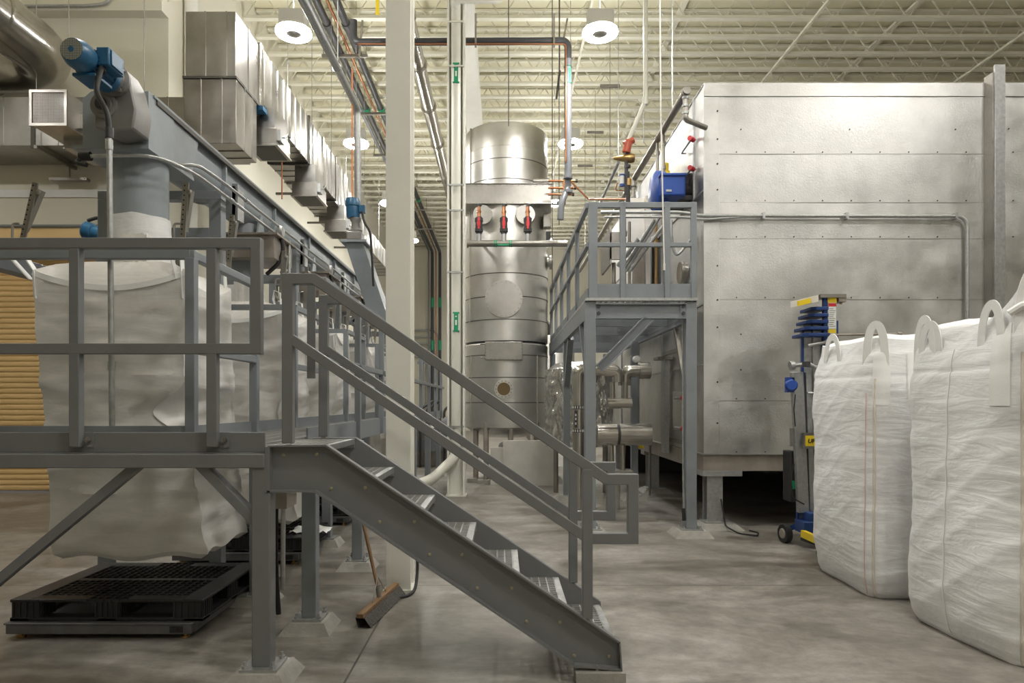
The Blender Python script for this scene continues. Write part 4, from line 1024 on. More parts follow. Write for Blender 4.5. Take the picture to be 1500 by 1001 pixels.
for i, px in enumerate((701.5,738,773)):
    x = P(px,0,YH).x; z = lambda yy: P(0,yy,YH).z
    v = T('ball_valve', 'black ball valve with red handle above the header, %s of three' % ['left','middle','right'][i], 'valve', (x,YH,z(350)), 'red handled valves on the vessel header')
    MB().cyl((x,YH,z(354)),(x,YH,z(342)),.042,n=18).build('lower_union', GALV, v)
    MB().cyl((x,YH,z(343)),(x,YH,z(337)),.05,n=18).cyl((x,YH,z(337)),(x,YH,z(322)),.062,n=18).cyl((x,YH,z(322)),(x,YH,z(318)),.05,n=18).build('valve_body', BLACKI, v, .004)
    MB().cyl((x,YH,z(340)),(x,YH,z(335)),.072,n=12).cyl((x,YH,z(325)),(x,YH,z(320)),.072,n=12).build('union_nut', BLACKI, v)
    MB().path([(x,YH-.08,z(337)),(x,YH-.085,z(329)),(x,YH-.08,z(320))], .01, .035, (1,0,0)).box(x-.028,x+.028,YH-.085,YH-.055,z(332),z(326)).build('handle', RED, v, .004)
    MB().cyl((x,YH,z(319)),(x,YH,z(303)),.034,.028,n=16).cyl((x,YH,z(312)),(x,YH,z(309)),.042,n=6).build('brass_fitting', COPPER, v)
    MB().tube([(x,YH,z(304)),(x,YH,z(300)),(x+.05,YH-.02,z(301))], .02, .02, 8).cyl((x-.03,YH,z(302)),(x+.03,YH,z(302)),.025,n=12).build('cap', BLACKI, v)
for i, px in enumerate((712,768)):
    c = P(px,318,12.2); 
    MB().lathe((c.x-.06 if i==0 else c.x+.02,12.2,c.z+.03),(0,-1,0),[(.17,-.1),(.17,.06),(0,.06)],32).build('nozzle_cover', DUCT, vs)
# block pier behind the stair
thing(MB().box(.02,.95,12.0,12.25,0,zy(645)).box(-.2,.02,12.05,12.25,0,zy(655)), 'concrete_pier', BLOCK, 'pale concrete pier standing under the tall vessel', 'pier')
# copper lines between vessel and mezzanine
cp = T('copper_lines', 'cluster of copper pipes with small valves at the right of the vessel top', 'pipes', P(815,275,11.8))
YC = 11.8
for yy, xe in ((265,843),(275.5,841),(285,838)):
    MB().cyl(P(803,yy,YC), P(xe,yy,YC), .018, n=10).build('branch', COPPER, cp)
    MB().cyl(P(xe,yy,YC), P(xe+3,yy,YC), .03, n=10).build('valve_knob', BLACKI, cp)
MB().cyl(P(826,262,YC), P(826,290,YC), .022, n=10).build('riser', COPPER, cp)
MB().tube([P(836,266,YC), P(862,292,YC-.5), P(920,292,YC-2.2)], .016, .08).build('feed_line', COPPER, cp)

# ================================================================== sprinkler riser, hanging pipes to the right
sp = T('pipe_drop', 'pale pipe dropping from the roof to a red and brass valve beside the mezzanine', 'pipe', P(945,140,9.2))
Y9 = 9.2
MB().tube([Vector((P(945.5,0,Y9).x,Y9,CAMZ+H)), P(945.5,148,Y9), P(921,205,Y9)], .030, .04, 14).build('pipe', WPVC, sp)
q = P(945,143,Y9); MB().cyl(q, q-Vector((0,0,.1)), .042, n=14).build('coupling', WPVC, sp); q = P(935,172,Y9)
rv = T('backflow_valve', 'red and brass valve assembly hanging below the pale drop pipe', 'valve', P(917,250,Y9))
MB().cyl(P(914,212,Y9), P(928,205,Y9), .045, n=14).cyl(P(917,224,Y9), P(921,206,Y9), .055, n=16).build('red_body', REDORG, rv, .004)
MB().lathe(P(929,232,Y9),(-1,0,0),[(0,0),(.055,.0),(.065,.05),(.055,.10),(.05,.12),(.02,.27),(.0,.29)],24).build('brass_cone', BRASS, rv)
MB().cyl(P(917,285,Y9), P(918,208,Y9), .026, n=12).build('stem', BLACKI, rv)
MB().cyl(P(920,300,Y9), P(919,252,Y9), .030, n=12).cyl(P(919,246,Y9), P(919,242,Y9), .045, n=6).build('lower_stem', BLACKI, rv)
MB().cyl(P(921,272,Y9), P(921,262,Y9), .038, n=12).build('brass_union', BRASS, rv)
MB().cyl(P(911,271,Y9), P(911,257,Y9), .032, n=18).build('gauge_cup', WHITE, rv); MB().cyl(P(911,273,Y9), P(911,270,Y9), .034, n=18).cyl(P(911,258,Y9), P(911,256,Y9), .036, n=18).build('cup_rim', BLUE2, rv)
MB().tube([P(905,268,Y9), P(901,279,Y9), P(918,280,Y9)], .008, .03, 8).build('copper_loop', COPPER, rv)
hp_ = pipe([(2.05,7.55,4.92),(2.05,18,4.92)], .042, DSTEEL, 'grey insulated pipe sloping away past the oven top corner', 0, flanges=[((2.05,7.6,4.92),(0,1,0)),((2.05,8.9,4.92),(0,1,0))])
MB().tube([(2.05,7.62,4.92),(2.05,7.62,4.72),(2.05,7.62,4.62),(2.32,7.75,4.58)], .03, .04, 12).build('elbow_branch', DSTEEL, hp_)
for z in (4.85,4.76,4.68): MB().cyl((2.05,7.62,z),(2.05,7.62,z+.025),.038,n=14).build('fitting', GALV, hp_)
for y in (8.2,12): MB().cyl((2.05,y,4.95),(2.05,y,CAMZ+H),.006,n=6).build('hanger_rod', GALV, hp_)
for px, y0_, yy in ((963,9.0,200),(972,8.7,185)):
    q = P(px,yy,y0_); MB().tube([q, q-Vector((0,0,.75))], .022, 0, 10).cyl(q-Vector((0,0,.2)), q-Vector((0,0,.25)), .032, n=10).cyl(q-Vector((0,0,.5)), q-Vector((0,0,.55)), .032, n=10).build('branch_drop', DSTEEL, hp_)
q = P(928,262,10.5)
MB().tube([q, q-Vector((0,0,.42))], .022, 0, 10).cyl(q-Vector((0,0,.05)), q-Vector((0,0,.12)), .05, n=10).cyl(q-Vector((0,0,.25)), q-Vector((0,0,.30)), .04, n=10).build('branch_drop', DSTEEL, hp_)
pipe([P(906,238,10.0), P(880,296,13.0)], .025, GREYP, 'thin grey pipe slanting down behind the brass valve', 0)
thing(MB().tube([Vector((P(963,0,7.2).x,7.2,CAMZ+H)), P(968,170,7.2), P(973,390,7.2)], .008, 0, 6).cyl(P(973,396,7.2), P(973,386,7.2), .012, n=8), 'pull_cord', CORD, 'long white pull cord hanging in front of the mezzanine rail', 'cord')
for i, px in enumerate((943,984)):
    thing(MB().cyl(Vector((P(px,0,10).x,10,CAMZ+H)), P(px,150 if i else 210,10), .006, n=6), 'hanger_wire', GALV, 'thin wire from the roof, %s of the pale drop pipe' % ['just left','right'][i], 'wire')

# ================================================================== mezzanine beside the oven
YM = 7.45
mz = T('mezzanine', 'grey steel mezzanine platform on posts beside the oven', 'mezzanine', (1.5,10,0))
M_ = lambda a,b,Y=YM: P(a,b,Y)
mx0, mx1 = M_(857,0).x, M_(1021,0).x
zd = M_(0,439).z; zr = M_(0,297).z
for a,b in ((857,873),(1005,1021)):
    x = (M_(a,0).x+M_(b,0).x)/2; leg_set(mz, x, YM+.06, zd-.02, .118, GREYB, .42)
MB().box(mx0+.118,mx1-.118,YM+.02,YM+.035,M_(0,467).z,M_(0,445).z).build('front_beam', GREYB, mz)
MB().box(mx0+.118,mx1-.118,YM-.02,YM+.05,M_(0,445).z-.008,M_(0,445).z).box(mx0+.118,mx1-.118,YM-.02,YM+.05,M_(0,467).z,M_(0,467).z+.008).build('beam_flange', GREYB, mz)
for a in (877,1001):
    for b in (449,459): q = M_(a,b); MB().cyl((q.x,YM+.02,q.z),(q.x,YM-.005,q.z),.022,n=6).build('bolt', BLACKI, mz)
for px in (875,): MB().box(M_(873,0).x,M_(881,0).x,YM+.008,YM+.02,M_(0,466).z,M_(0,446).z).box(M_(997,0).x,M_(1005,0).x,YM+.008,YM+.02,M_(0,466).z,M_(0,446).z).build('clip_plate', GREYB, mz)
MB().bar(M_(951,466,YM+.0), M_(878,540,YM+.0), .10, .012, up=(0,1,0)).bar(M_(946,462,YM-.02), M_(873,536,YM-.02), .012, .05, up=(0,1,0)).bar(M_(956,470,YM-.02), M_(883,544,YM-.02), .012, .05, up=(0,1,0)).build('knee_brace', GREYB, mz)
YME = 13.1
for x in (mx0+.03, mx1-.03):
    MB().box(x-.03,x+.03,YM+.1,YME,zd-.22,zd-.03).build('side_beam', GREYB, mz)
for i in range(1,6):
    y = YM+i*1.12; MB().box(mx0+.06,mx1-.06,y-.03,y+.03,zd-.17,zd-.03).build('joist', GREYB, mz)
g = MB(); grating(g, mx0, mx1, YM, YME, zd, .06, .11, 'y', h=.03); g.build('deck_grating', GALV, mz, smooth=False)
# guard rails: front
fz = lambda b: M_(0,b).z
MB().path([(M_(870,0).x,YM,fz(301)),(M_(1016,0).x,YM,fz(301))], .06, .05, (0,-1,0)).build('guard_rail', GREYB, mz, .004)
MB().path([(M_(870,0).x,YM,fz(359)),(M_(1016,0).x,YM,fz(359))], .045, .045, (0,-1,0)).build('guard_rail', GREYB, mz, .004)
for a,b in ((862,875),(908,916),(973,981),(1012,1020)):
    MB().box(M_(a,0).x,M_(b,0).x,YM-.025,YM+.03,fz(438),fz(296.5)).build('rail_post', GREYB, mz, .004)
MB().box(M_(875,0).x,M_(1012,0).x,YM+.0,YM+.012,fz(437),fz(416)).build('toe_plate', GREYB, mz)
MB().box(mx0,mx1,YM-.03,YM+.05,fz(441),fz(437)).build('edge_strip', GALV, mz)
# left side rail
xs = mx0+.03
MB().path([(xs,YM,fz(301)),(xs,YME,fz(301))], .06, .05, (1,0,0)).build('guard_rail', GREYB, mz, .004)
MB().path([(xs,YM,fz(359)),(xs,YME,fz(359))], .045, .045, (1,0,0)).build('guard_rail', GREYB, mz, .004)
for y in (8.5,9.6,10.7,11.8,12.9): MB().box(xs-.025,xs+.025,y-.025,y+.025,zd-.1,fz(301)).build('rail_post', GREYB, mz)
MB().box(xs-.006,xs+.006,YM,YME,zd,zd+.12).build('toe_plate', GREYB, mz)
for y in (10.2,13.0): leg_set(mz, mx0+.06, y, zd-.2, .10, GREYB, .36, bolts=False); leg_set(mz, mx1-.15, y, zd-.2, .10, GREYB, .36, bolts=False)
MB().bar((mx0+.03,8.0,zd-.22),(mx0+.03,YM+.1,zd-.75),.06,.05).build('knee_brace', GREYB, mz)
MB().bar((mx0+.06,9.6,zd-.22),(mx0+.06,10.15,zd-.85),.08,.08).build('knee_brace', GREYB, mz)
MB().bar((mx1-.04,8.2,zd-.25),(mx1-.04,YM+.15,zd-1.2),.05,.05).build('knee_brace', DSTEEL, mz)

# ================================================================== the oven
OX0, OY0, OY1, OX1 = 2.32, 7.85, 14.5, 13.0
OZ0, OZ1 = CAMZ-.075*7.85, CAMZ+.468*7.85
ov = T('industrial_oven', 'huge stainless sheet clad oven filling the right side of the hall', 'oven', (5.5,8,0))
O_ = lambda a,b: P(a,b,OY0)
MB().box(OX0+.01,OX1,OY0+.01,OY1,OZ0,OZ1-.01).build('core', OVEN, ov)
seams = [142,226,297,350,439,587,665]
xe = [O_(1053,0).x, O_(1443,0).x, O_(1458,0).x, O_(1458,0).x+3.06, OX1]
rn = random.Random(3)
for c_ in (0,2,3):
    xa, xb = xe[c_], xe[c_+1]
    for i in range(len(seams)-1):
        z1, z0 = O_(0,seams[i]).z, O_(0,seams[i+1]).z
        # slightly dished sheet with lifted edges
        rows = []; nx, nzv = 26, 6; ph = rn.random()*9
        for j in range(nzv+1):
            tz = j/nzv; row = []
            for k in range(nx+1):
                tx = k/nx; e = min(tz,1-tz)*min(1,8*min(tx,1-tx))
                row.append((xa+(xb-xa)*tx+0, OY0-.004+.005*nz(tx*3+ph,tz*1.2,ph)-.002*(1-abs(2*tz-1)), z0+(z1-z0)*tz))
            rows.append(row)
        rows = [[(p[0],OY0+.008,rows[0][0][2]) for p in rows[0]]]+rows+[[(p[0],OY0+.008,rows[-1][0][2]) for p in rows[0]]]
        MB().grid(rows).build('cladding_sheet', OVEN, ov)
fs = MB()
for x0_, x1_ in ((xe[0],xe[1]),(xe[2],OX1)):
    for i, yy in enumerate(seams):
        z = O_(0,yy).z; nn = max(2, int((x1_-x0_)/.31))
        for k in range(nn): 
            x = x0_+.33*k+.20
            if x < x1_-.05: fs.cyl((x,OY0-.002,z+.022),(x,OY0-.010,z+.022),.0075,n=8)
for px,py in ((1085,190),(1244,190),(1399,190),(1477,189),(1085,490),(1085,542),(1244,490),(1399,540)):
    q = O_(px,py); fs.cyl((q.x,OY0-.002,q.z),(q.x,OY0-.010,q.z),.0085,n=8)
fs.build('rivets', BLACKI, ov)
sl_ = MB()
for yy in seams[1:-1]:
    z = O_(0,yy).z; sl_.box(xe[0],xe[1],OY0-.0075,OY0-.002,z-.0015,z+.0015)
sl_.build('lap_seams', DSTEEL, ov)
MB().box(OX0,OX1,OY0-.016,OY0,O_(0,142).z,OZ1).build('top_flashing', OVEN, ov, .003)
MB().box(OX0,OX1,OY0,OY1,OZ1-.01,OZ1).build('roof_sheet', OVEN, ov)
MB().box(OX0-.004,O_(1053,0).x,OY0-.02,OY0+.0,OZ0,O_(0,143).z).build('corner_trim', OVEN, ov, .003)
cs = MB()
for yy in (164,205,241,279,320,390,440,480,560,620): q = O_(1050,yy); cs.cyl((q.x,OY0-.018,q.z),(q.x,OY0-.028,q.z),.010,n=8)
cs.build('rivets', BLACKI, ov)
# vertical post on the face
pz1 = O_(0,112).z+.06
MB().box(O_(1441,0).x,O_(1446,0).x,OY0-.14,OY0,OZ0,pz1-.08).build('post_web', DSTEEL, ov)
MB().box(O_(1443,0).x,O_(1458,0).x,OY0-.16,OY0-.13,OZ0,pz1).build('post_flange', GALV, ov, .003)
MB().box(xe[3]-.02,xe[3]+.1,OY0-.15,OY0,OZ0,pz1).build('post_flange', GALV, ov)
# base frame and legs
MB().box(OX0+.0,OX1,OY0+.02,OY0+.16,OZ0-.20,OZ0-.005).build('base_beam', BROWNST, ov)
MB().box(OX0+.0,OX0+.14,OY0+.161,OY1,OZ0-.20,OZ0-.005).build('base_beam', BROWNST, ov)
MB().box(OX0-.02,OX1,OY0-.012,OY1,OZ0-.01,OZ0+.0).build('base_flashing', GALV, ov)
MB().box(OX0+.14,OX1,OY1-.1,OY1-.04,0,OZ0-.012).build('rear_light_block', BLACKI, ov)  # added panel, stops light from behind reaching under the oven
MB().box(OX1-.1,OX1-.04,OY0+.3,OY1-.1,0,OZ0-.012).build('side_light_block', BLACKI, ov)  # added likewise at the right end, keeps the space below dark
for x in (2.47,5.4,8.2,11): 
    for y in (8.0,11.2,14.2):
        MB().box(x-.09,x+.09,y-.09,y-.075,.075,OZ0-.25).box(x-.09,x+.09,y+.075,y+.09,.075,OZ0-.25).box(x-.01,x+.01,y-.075,y+.075,.075,OZ0-.25).build('leg', GALV, ov)
        MB().box(x-.16,x+.30,y-.14,y+.14,OZ0-.26,OZ0-.20).build('bearing_plate', CONC if y > 9 else GALV, ov)
        MB().box(x-.12,x+.2,y-.12,y+.12,.06,.078).build('foot_plate', GALV, ov)
        pad(MB(), x+.05, y, .5, .06).build('grout_pad', CONC, ov)
# left side: cladding strips, access doors, handles
for y in (8.25,9.9,11.6,13.2): MB().box(OX0-.012,OX0+.01,y-.02,y+.02,OZ0,OZ1).build('side_seam', GALV, ov)
for z in (1.9,2.6,3.9): MB().box(OX0-.010,OX0+.01,OY0,OY1,z-.01,z+.01).build('side_seam', GALV, ov)
MB().path([(OX0-.012,8.5,OZ0+.08),(OX0-.012,9.75,OZ0+.08),(OX0-.012,9.75,2.15),(OX0-.012,8.5,2.15)], .05, .02, (-1,0,0), True).build('door_frame', DSTEEL, ov)
hx_ = MB().box(OX0-.03,OX0,8.65,9.15,OZ0+.22,1.60).build('access_door', STEEL, ov, .004)
for z in (OZ0+.26,1.52): 
    MB().cyl((OX0-.05,8.55,z),(OX0-.05,8.95,z),.018,n=10).build('door_bar', GALV, hx_); MB().cyl((OX0-.05,8.52,z),(OX0-.05,8.58,z),.032,n=12).build('door_knob', RED, hx_)
for z in (4.6,4.25):
    MB().tube([(OX0,8.15,z),(OX0-.06,8.15,z),(OX0-.06,8.6,z),(OX0,8.6,z)], .013, .03).build('grab_bar', GALV, ov); MB().cyl((OX0-.09,8.10,z),(OX0-.03,8.16,z),.03,n=10).build('clamp_knob', RED, ov)
MB().path([(OX0-.04,8.2,4.2),(OX0-.05,8.3,4.05),(OX0-.04,8.5,3.9)], .025, .02, (1,0,0)).build('latch', BLACKI, ov)
ex = T('exhaust_stub', 'round stainless stub on the oven side behind the mezzanine rail', 'duct', P(1000,400,8.6))
MB().cyl((P(995,0,8.6).x,8.6,P(0,400,8.6).z),(OX0,8.6,P(0,400,8.6).z),.135,n=28).cyl((P(995,0,8.6).x+.02,8.6,P(0,400,8.6).z),(P(995,0,8.6).x+.04,8.6,P(0,400,8.6).z),.145,n=28).build('stub', PIPEM, ex)
# conduit over the oven face
oc = T('conduit', 'long grey conduit along the oven face bending down at the right', 'conduit', O_(1200,316))
yc_ = OY0-.06
cpts = [P(880,311,YM+.35), P(1000,311,YM+.35), P(1024,316,OY0-.06), P(1180,316.5,yc_), P(1417,317,yc_), P(1417,520,yc_)]
MB().tube(cpts, .020, .14, 14).build('tube', GALV, oc)
MB().tube([P(885,318,YM+.3), P(1003,318,YM+.3), P(1030,322,yc_), P(1085,318,yc_), P(1125,317,yc_)], .014, .1, 10).build('second_tube', GALV, oc)
for px in (1118,1240,1400): q = P(px,316.5,yc_); MB().box(q.x-.015,q.x+.015,yc_-.025,yc_+.055,q.z-.035,q.z+.035).build('strap', GALV, oc)
# equipment on the mezzanine
bf = T('gear_drive', 'bright blue gearbox mounted on the oven side above the mezzanine rail', 'gearbox', P(975,277,8.3))
q = P(978,278,8.3)
MB().box(P(964,0,8.3).x,P(1000,0,8.3).x,8.15,8.6,P(0,292,8.3).z,P(0,262,8.3).z).build('housing', BLUE2, bf, .02)
MB().box(P(962,0,8.3).x,P(1001,0,8.3).x,8.13,8.62,P(0,264,8.3).z,P(0,260,8.3).z).build('housing_lid', BLUE2, bf, .008)
MB().lathe((P(958,0,8.5).x+.02,8.45,P(0,283,8.5).z),(-1,0,0),[(.0,-.1),(.23,-.1),(.25,-.06),(.25,.02),(.2,.06),(0,.07)],36).build('output_flange', BLUE2, bf)
for dx in (.03,.09,.15,.24): MB().cyl((P(970,0,8.3).x+dx,8.3,P(0,260,8.3).z),(P(970,0,8.3).x+dx,8.3,P(0,257,8.3).z),.012,n=8).build('vent_plug', BLACKI, bf)
MB().box(P(977,0,8.1).x,P(985,0,8.1).x,8.140,8.146,P(0,279,8.1).z,P(0,276,8.1).z).build('name_plate', GALV, bf)
MB().box(OX0-.16,OX0,8.3,8.9,P(0,296,8.4).z,P(0,258,8.4).z).build('mounting', BLACKI, bf)
MB().cyl((P(996,0,8.3).x,8.35,P(0,277,8.3).z),(OX0,8.35,P(0,277,8.3).z),.09,n=20).build('shaft_housing', RUBBER, bf)
pn = T('control_panel', 'dark grey panel box standing behind the mezzanine rail', 'panel', P(900,400,9.6))
MB().box(P(890,0,9.6).x,P(893,0,9.6).x,9.4,10.2,P(0,392,9.6).z,P(0,338,9.6).z).box(P(890,0,9.6).x,P(905,0,9.6).x,9.4,9.43,P(0,385,9.6).z,P(0,345,9.6).z).build('panel_box', DSTEEL, pn, .005)
MB().cyl((P(899,0,9.6).x,9.6,P(0,440,9.6).z),(P(899,0,9.6).x,9.6,P(0,385,9.6).z),.03,n=10).build('post', DSTEEL, pn)
sp2 = T('sheet_panel', 'flat stainless sheet panel standing on the mezzanine beside the oven', 'panel', P(930,340,10.0))
MB().box(P(916,0,9.9).x,P(948,0,9.9).x,9.9,9.95,P(0,358,9.9).z,P(0,290,9.9).z).build('sheet', STEEL, sp2)
MB().box(P(946,0,9.8).x,P(953,0,9.8).x,9.8,11.5,P(0,440,9.9).z,P(0,290,9.9).z).build('side_sheet', STEEL, sp2)
MB().box(P(928,0,9.9).x,P(945,0,9.9).x,9.9,10.0,P(0,440,9.9).z,P(0,358,9.9).z).build('lower_sheet', BROWNST, sp2)
for i,(a,b,c_,d_) in enumerate(((916,398,966,318),(911,398,958,322),(922,398,972,330),(905,390,935,350))):
    thing(MB().tube([P(a,b,8.6), P((a+c_)/2,(b+d_)/2,8.5), P(c_,d_,8.4)], .022 if i<3 else .03, 0, 10), 'diagonal_conduit', GALV, 'galvanised conduit slanting up behind the mezzanine rail to the blue gearbox, %s' % ['middle one','left one','right one','short lowest one'][i], 'conduit', 'slanting conduits behind the mezzanine rail')
for i,(a,b,c_) in enumerate(((915,310,440),(922,325,440),(961,322,440))):
    thing(MB().tube([P(a,b,9.2), P(a,c_,9.2)], .02, 0, 8).cyl(P(a,b+30,9.2), P(a,b+36,9.2), .035, n=10), 'upright_pipe', DSTEEL if i<2 else BRASS, 'thin upright pipe behind the mezzanine rail, %s' % ['left','middle','right'][i], 'pipe')
thing(MB().tube([P(983,322,8.2), P(983,350,8.2), P(990,378,8.2), P(1012,350,8.2), P(1020,345,8.2)], .02, .1, 10), 'hose', GALV, 'looping grey hose hanging under the blue gearbox', 'hose')
thing(MB().box(P(955,0,10.4).x,P(968,0,10.4).x,10.4,11.2,P(0,440,10.4).z,P(0,350,10.4).z), 'dark_cabinet', BLACKI, 'dark cabinet in the shade beside the oven on the mezzanine', 'cabinet')
thing(MB().cyl(P(974,262,9.3), P(974,240,9.3), .05, n=14).box(P(968,0,9.3).x,P(980,0,9.3).x,9.25,9.35,P(0,262,9.3).z,P(0,252,9.3).z), 'beacon', YEL, 'small yellow beacon on the oven side above the blue gearbox', 'beacon')

# pipework below the mezzanine
up = T('insulated_vessel', 'foil wrapped vessel standing under the mezzanine', 'vessel', (1.3,10.4,0))
rows = []
for j in range(61):
    z = .75+1.25*j/60; rw = []
    for i in range(200):
        t = 2*PI*i/200; r_ = .50+.10*abs(nz(math.cos(t)*6,math.sin(t)*6,z*2.2))+.05*abs(nz(math.cos(t)*15+4,math.sin(t)*15,z*6))
        rw.append((1.28+r_*math.cos(t), 11.3+r_*math.sin(t), z))
    rows.append(rw)
MB().grid(rows, True).build('foil_jacket', FOIL, up)
MB().lathe((1.28,11.3,2.0),(0,0,1),[(.52,0),(.4,.1),(.1,.14),(0,.14)],40).build('top_dome', FOIL, up)
for dx, dy in ((-.4,-.2),(.4,-.2),(0,.45)): MB().cyl((1.28+dx,11.3+dy,0),(1.28+dx,11.3+dy,.8),.04,n=12).build('leg', DSTEEL, up)
pa = pipe([P(847,745,8.9), P(847,545,8.9), P(858,540,8.9), P(905,545,8.9), P(905,560,8.9)], .075, PIPEM, 'upright polished pipe with label bands left of the mezzanine post', .12)
for yy in (597,631): 
    q = P(847,yy,8.9); MB().cyl(q-Vector((0,0,.022)), q+Vector((0,0,.022)), .078, n=24).build('marker_ring', BLACKI, pa)
    for i in range(8): 
        a = PI+PI*(i+.5)/8; c_ = q+Vector((math.cos(a)*.0785, math.sin(a)*.0785, 0)); MB().cbox(c_, .012, .006, .03, Matrix.Rotation(a+PI/2,3,'Z')).build('ring_mark', WHITE, pa)
q = P(843.5,614,8.82); MB().cbox(q, .035, .004, .22).build('pipe_label', BLACKI, pa)
for dz in (-.06,.0,.05): MB().cbox(P(843.5,614,8.817)+Vector((0,0,dz)), .015, .003, .03).build('label_print', WHITE, pa)
MB().box(P(847,0,8.9).x-.15,P(847,0,8.9).x+.15,8.75,9.05,-.001,.07).build('pipe_pad', CONC, pa)
pipe([P(905,560,9.3)-Vector((0,0,0)), P(903,540,9.3), P(870,540,9.3), P(868,560,9.3)], .07, PIPEM, 'polished elbow pipe behind the mezzanine post', .1)
pe = pipe([P(915,565,9.3), P(915,544,9.3), P(952,543,9.3), P(953,543,9.3)], .085, PIPEM, 'polished elbow pipe entering the oven side', .12)
MB().cyl(P(936,543,9.3), P(952,543,9.3), .115, n=28).build('thick_sleeve', PIPEM, pe)
MB().cyl(P(933,526,9.3)+Vector((0,.1,0)), P(933,526,9.3)-Vector((0,.02,0)), .045, n=20).cyl(P(933,526,9.3)+Vector((0,.0,0)), P(933,526,9.3)-Vector((0,.03,0)), .03, n=20).build('open_stub', WHITE, pe)
tb = T('pipe_tee', 'short polished pipe on two uprights under the mezzanine', 'pipe', P(907,591,9.2))
MB().cyl(P(890,591,9.2), P(925,591,9.2), .072, n=26).build('cross_tube', PIPEM, tb)
for a in (897,916): MB().cyl(P(a,585,9.2), P(a,560,9.2), .035, n=14).build('upright', PIPEM, tb)
bt = T('large_pipe', 'large polished horizontal pipe entering the oven base under the mezzanine', 'pipe', P(915,637,9.4))
MB().cyl(P(874,637,9.4), P(903,637,9.4), .150, n=36).cyl(P(907,637,9.4), P(953,637,9.4), .150, n=36).build('tube', PIPEM, bt)
MB().cyl(P(903,637,9.4), P(907,637,9.4), .142, n=36).build('gap_band', BLACKI, bt)
for a in (895,912): MB().cyl(P(a,690,9.4), P(a,648,9.4), .042, n=14).build('support_leg', PIPEM, bt)
MB().box(P(885,0,9.4).x,P(925,0,9.4).x,9.25,9.55,P(0,696,9.4).z,P(0,689,9.4).z).cyl(P(903,693,9.4),Vector((P(903,0,9.4).x,9.4,0)),.05,n=10).build('support_base', CONC, bt)
of = T('oven_frame_post', 'stained steel upright on the oven side where the pipes enter', 'post', P(957,600,9.3))
MB().box(OX0-.10,OX0-.04,9.3,9.5,OZ0-.1,P(0,525,9.3).z).build('post', GALV, of)
MB().box(OX0-.20,OX0,9.25,9.55,P(0,527,9.3).z,P(0,523,9.3).z).build('cap_plate', BROWNST, of)
thing(MB().tube([(OX0-.02,10.6,.9),(OX0-.02,10.6,.02)], .018, 0, 10), 'floor_pipe', DSTEEL, 'thin pipe standing on the floor below the oven edge', 'pipe')
thing(MB().box(P(935,0,10.2).x,P(943,0,10.2).x,10.2,10.22,P(0,657,10.2).z,P(0,650,10.2).z), 'yellow_tag', YEL, 'small yellow tag below the large polished pipe', 'tag')
cab = T('cable', 'dark cable with a plug lying on the floor beside the oven leg', 'cable', (2.4,7.7,0))
MB().tube([(2.52,7.85,.35),(2.55,7.78,.05),(2.62,7.55,.012),(2.78,7.42,.012),(2.86,7.6,.012),(2.80,7.72,.012)], .009, .05, 8).build('cord', RUBBER, cab)
cc = T('conduit', 'thin conduit running down beside the right mezzanine post', 'conduit', (2.0,7.45,0))
MB().tube([P(1000,460,7.6), P(1001,700,7.5), P(1002,762,7.45)], .012, .05, 8).build('tube', GALV, cc); MB().tube([P(1001,745,7.45), P(1002,763,7.45)], .02, .0, 8).build('boot', RUBBER, cc)
# back area: tanks and pipes between the slim column and the mezzanine
for i,(x,y,r,h_) in enumerate(((1.15,15.5,.5,3.0),(.95,17.5,.35,3.6),)):
    t = T('background_tank', ['stainless tank far back between the vessel and the mezzanine','slim tank behind the stainless tank'][i], 'tank', (x,y,0))
    MB().lathe((x,y,0),(0,0,1),[(r*.6,.4),(r,.6),(r,h_-.2),(r*.8,h_-.05),(0,h_)],32).build('shell', DSTEEL if i else STEEL, t)
    for a in (.5,2.6,4.7): MB().cyl((x+r*.8*math.cos(a),y+r*.8*math.sin(a),0),(x+r*.8*math.cos(a),y+r*.8*math.sin(a),.7),.03,n=8).build('leg', DSTEEL, t)
# far wall conduits bending down
for i in range(5):
    pipe([(-5.3,YB-.3,5.2+.55*0-.34*i), (-4.05+.02*i+ .55*(4-i)*.35,YB-.3,5.2-.34*i), (-4.05+.02*i+.55*(4-i)*.35,YB-.3,.5)], .05, GALV, 'silver conduit turning down on the far end wall, %s from the top' % ['first','second','third','fourth','fifth'][i], .5)
ct = T('equipment_skid', 'cluttered equipment with yellow covers behind the slim cream column', 'equipment', (-1.4,15.5,0))
MB().box(-2.0,-.95,15.6,16.8,0,.9).build('base_cabinet', DSTEEL, ct, .02); MB().box(-1.95,-1.05,15.5,15.58,.35,.62).build('panel', GREYB, ct)
MB().box(-1.75,-1.45,15.3,15.5,.95,1.05).box(-1.20,-1.05,15.3,15.5,1.1,1.2).build('cover', YEL, ct, .02, label='yellow covers')
MB().lathe((-1.15,15.2,.55),(0,0,1),[(0,0),(.2,0),(.24,.2),(.2,.5),(.1,.6),(0,.6)],24).build('drum', GREYP, ct)
for x in (-1.85,-1.7,-1.3): MB().tube([(x,15.4,0),(x,15.4,1.3),(x+.3,15.5,1.5)], .03, .1).build('pipe', BLACKI, ct)
yb_ = thing(MB().prism([(-2.5,1.28),(-2.2,1.28),(-2.22,1.34),(-2.36,1.40),(-2.48,1.36)],'y',10.6,10.9), 'yellow_cover', YEL, 'yellow cover lying beside the walkway rail behind the stair', 'cover')
yb_.location = P(515,632,9.8); yb_.location.z = P(0,636,9.8).z

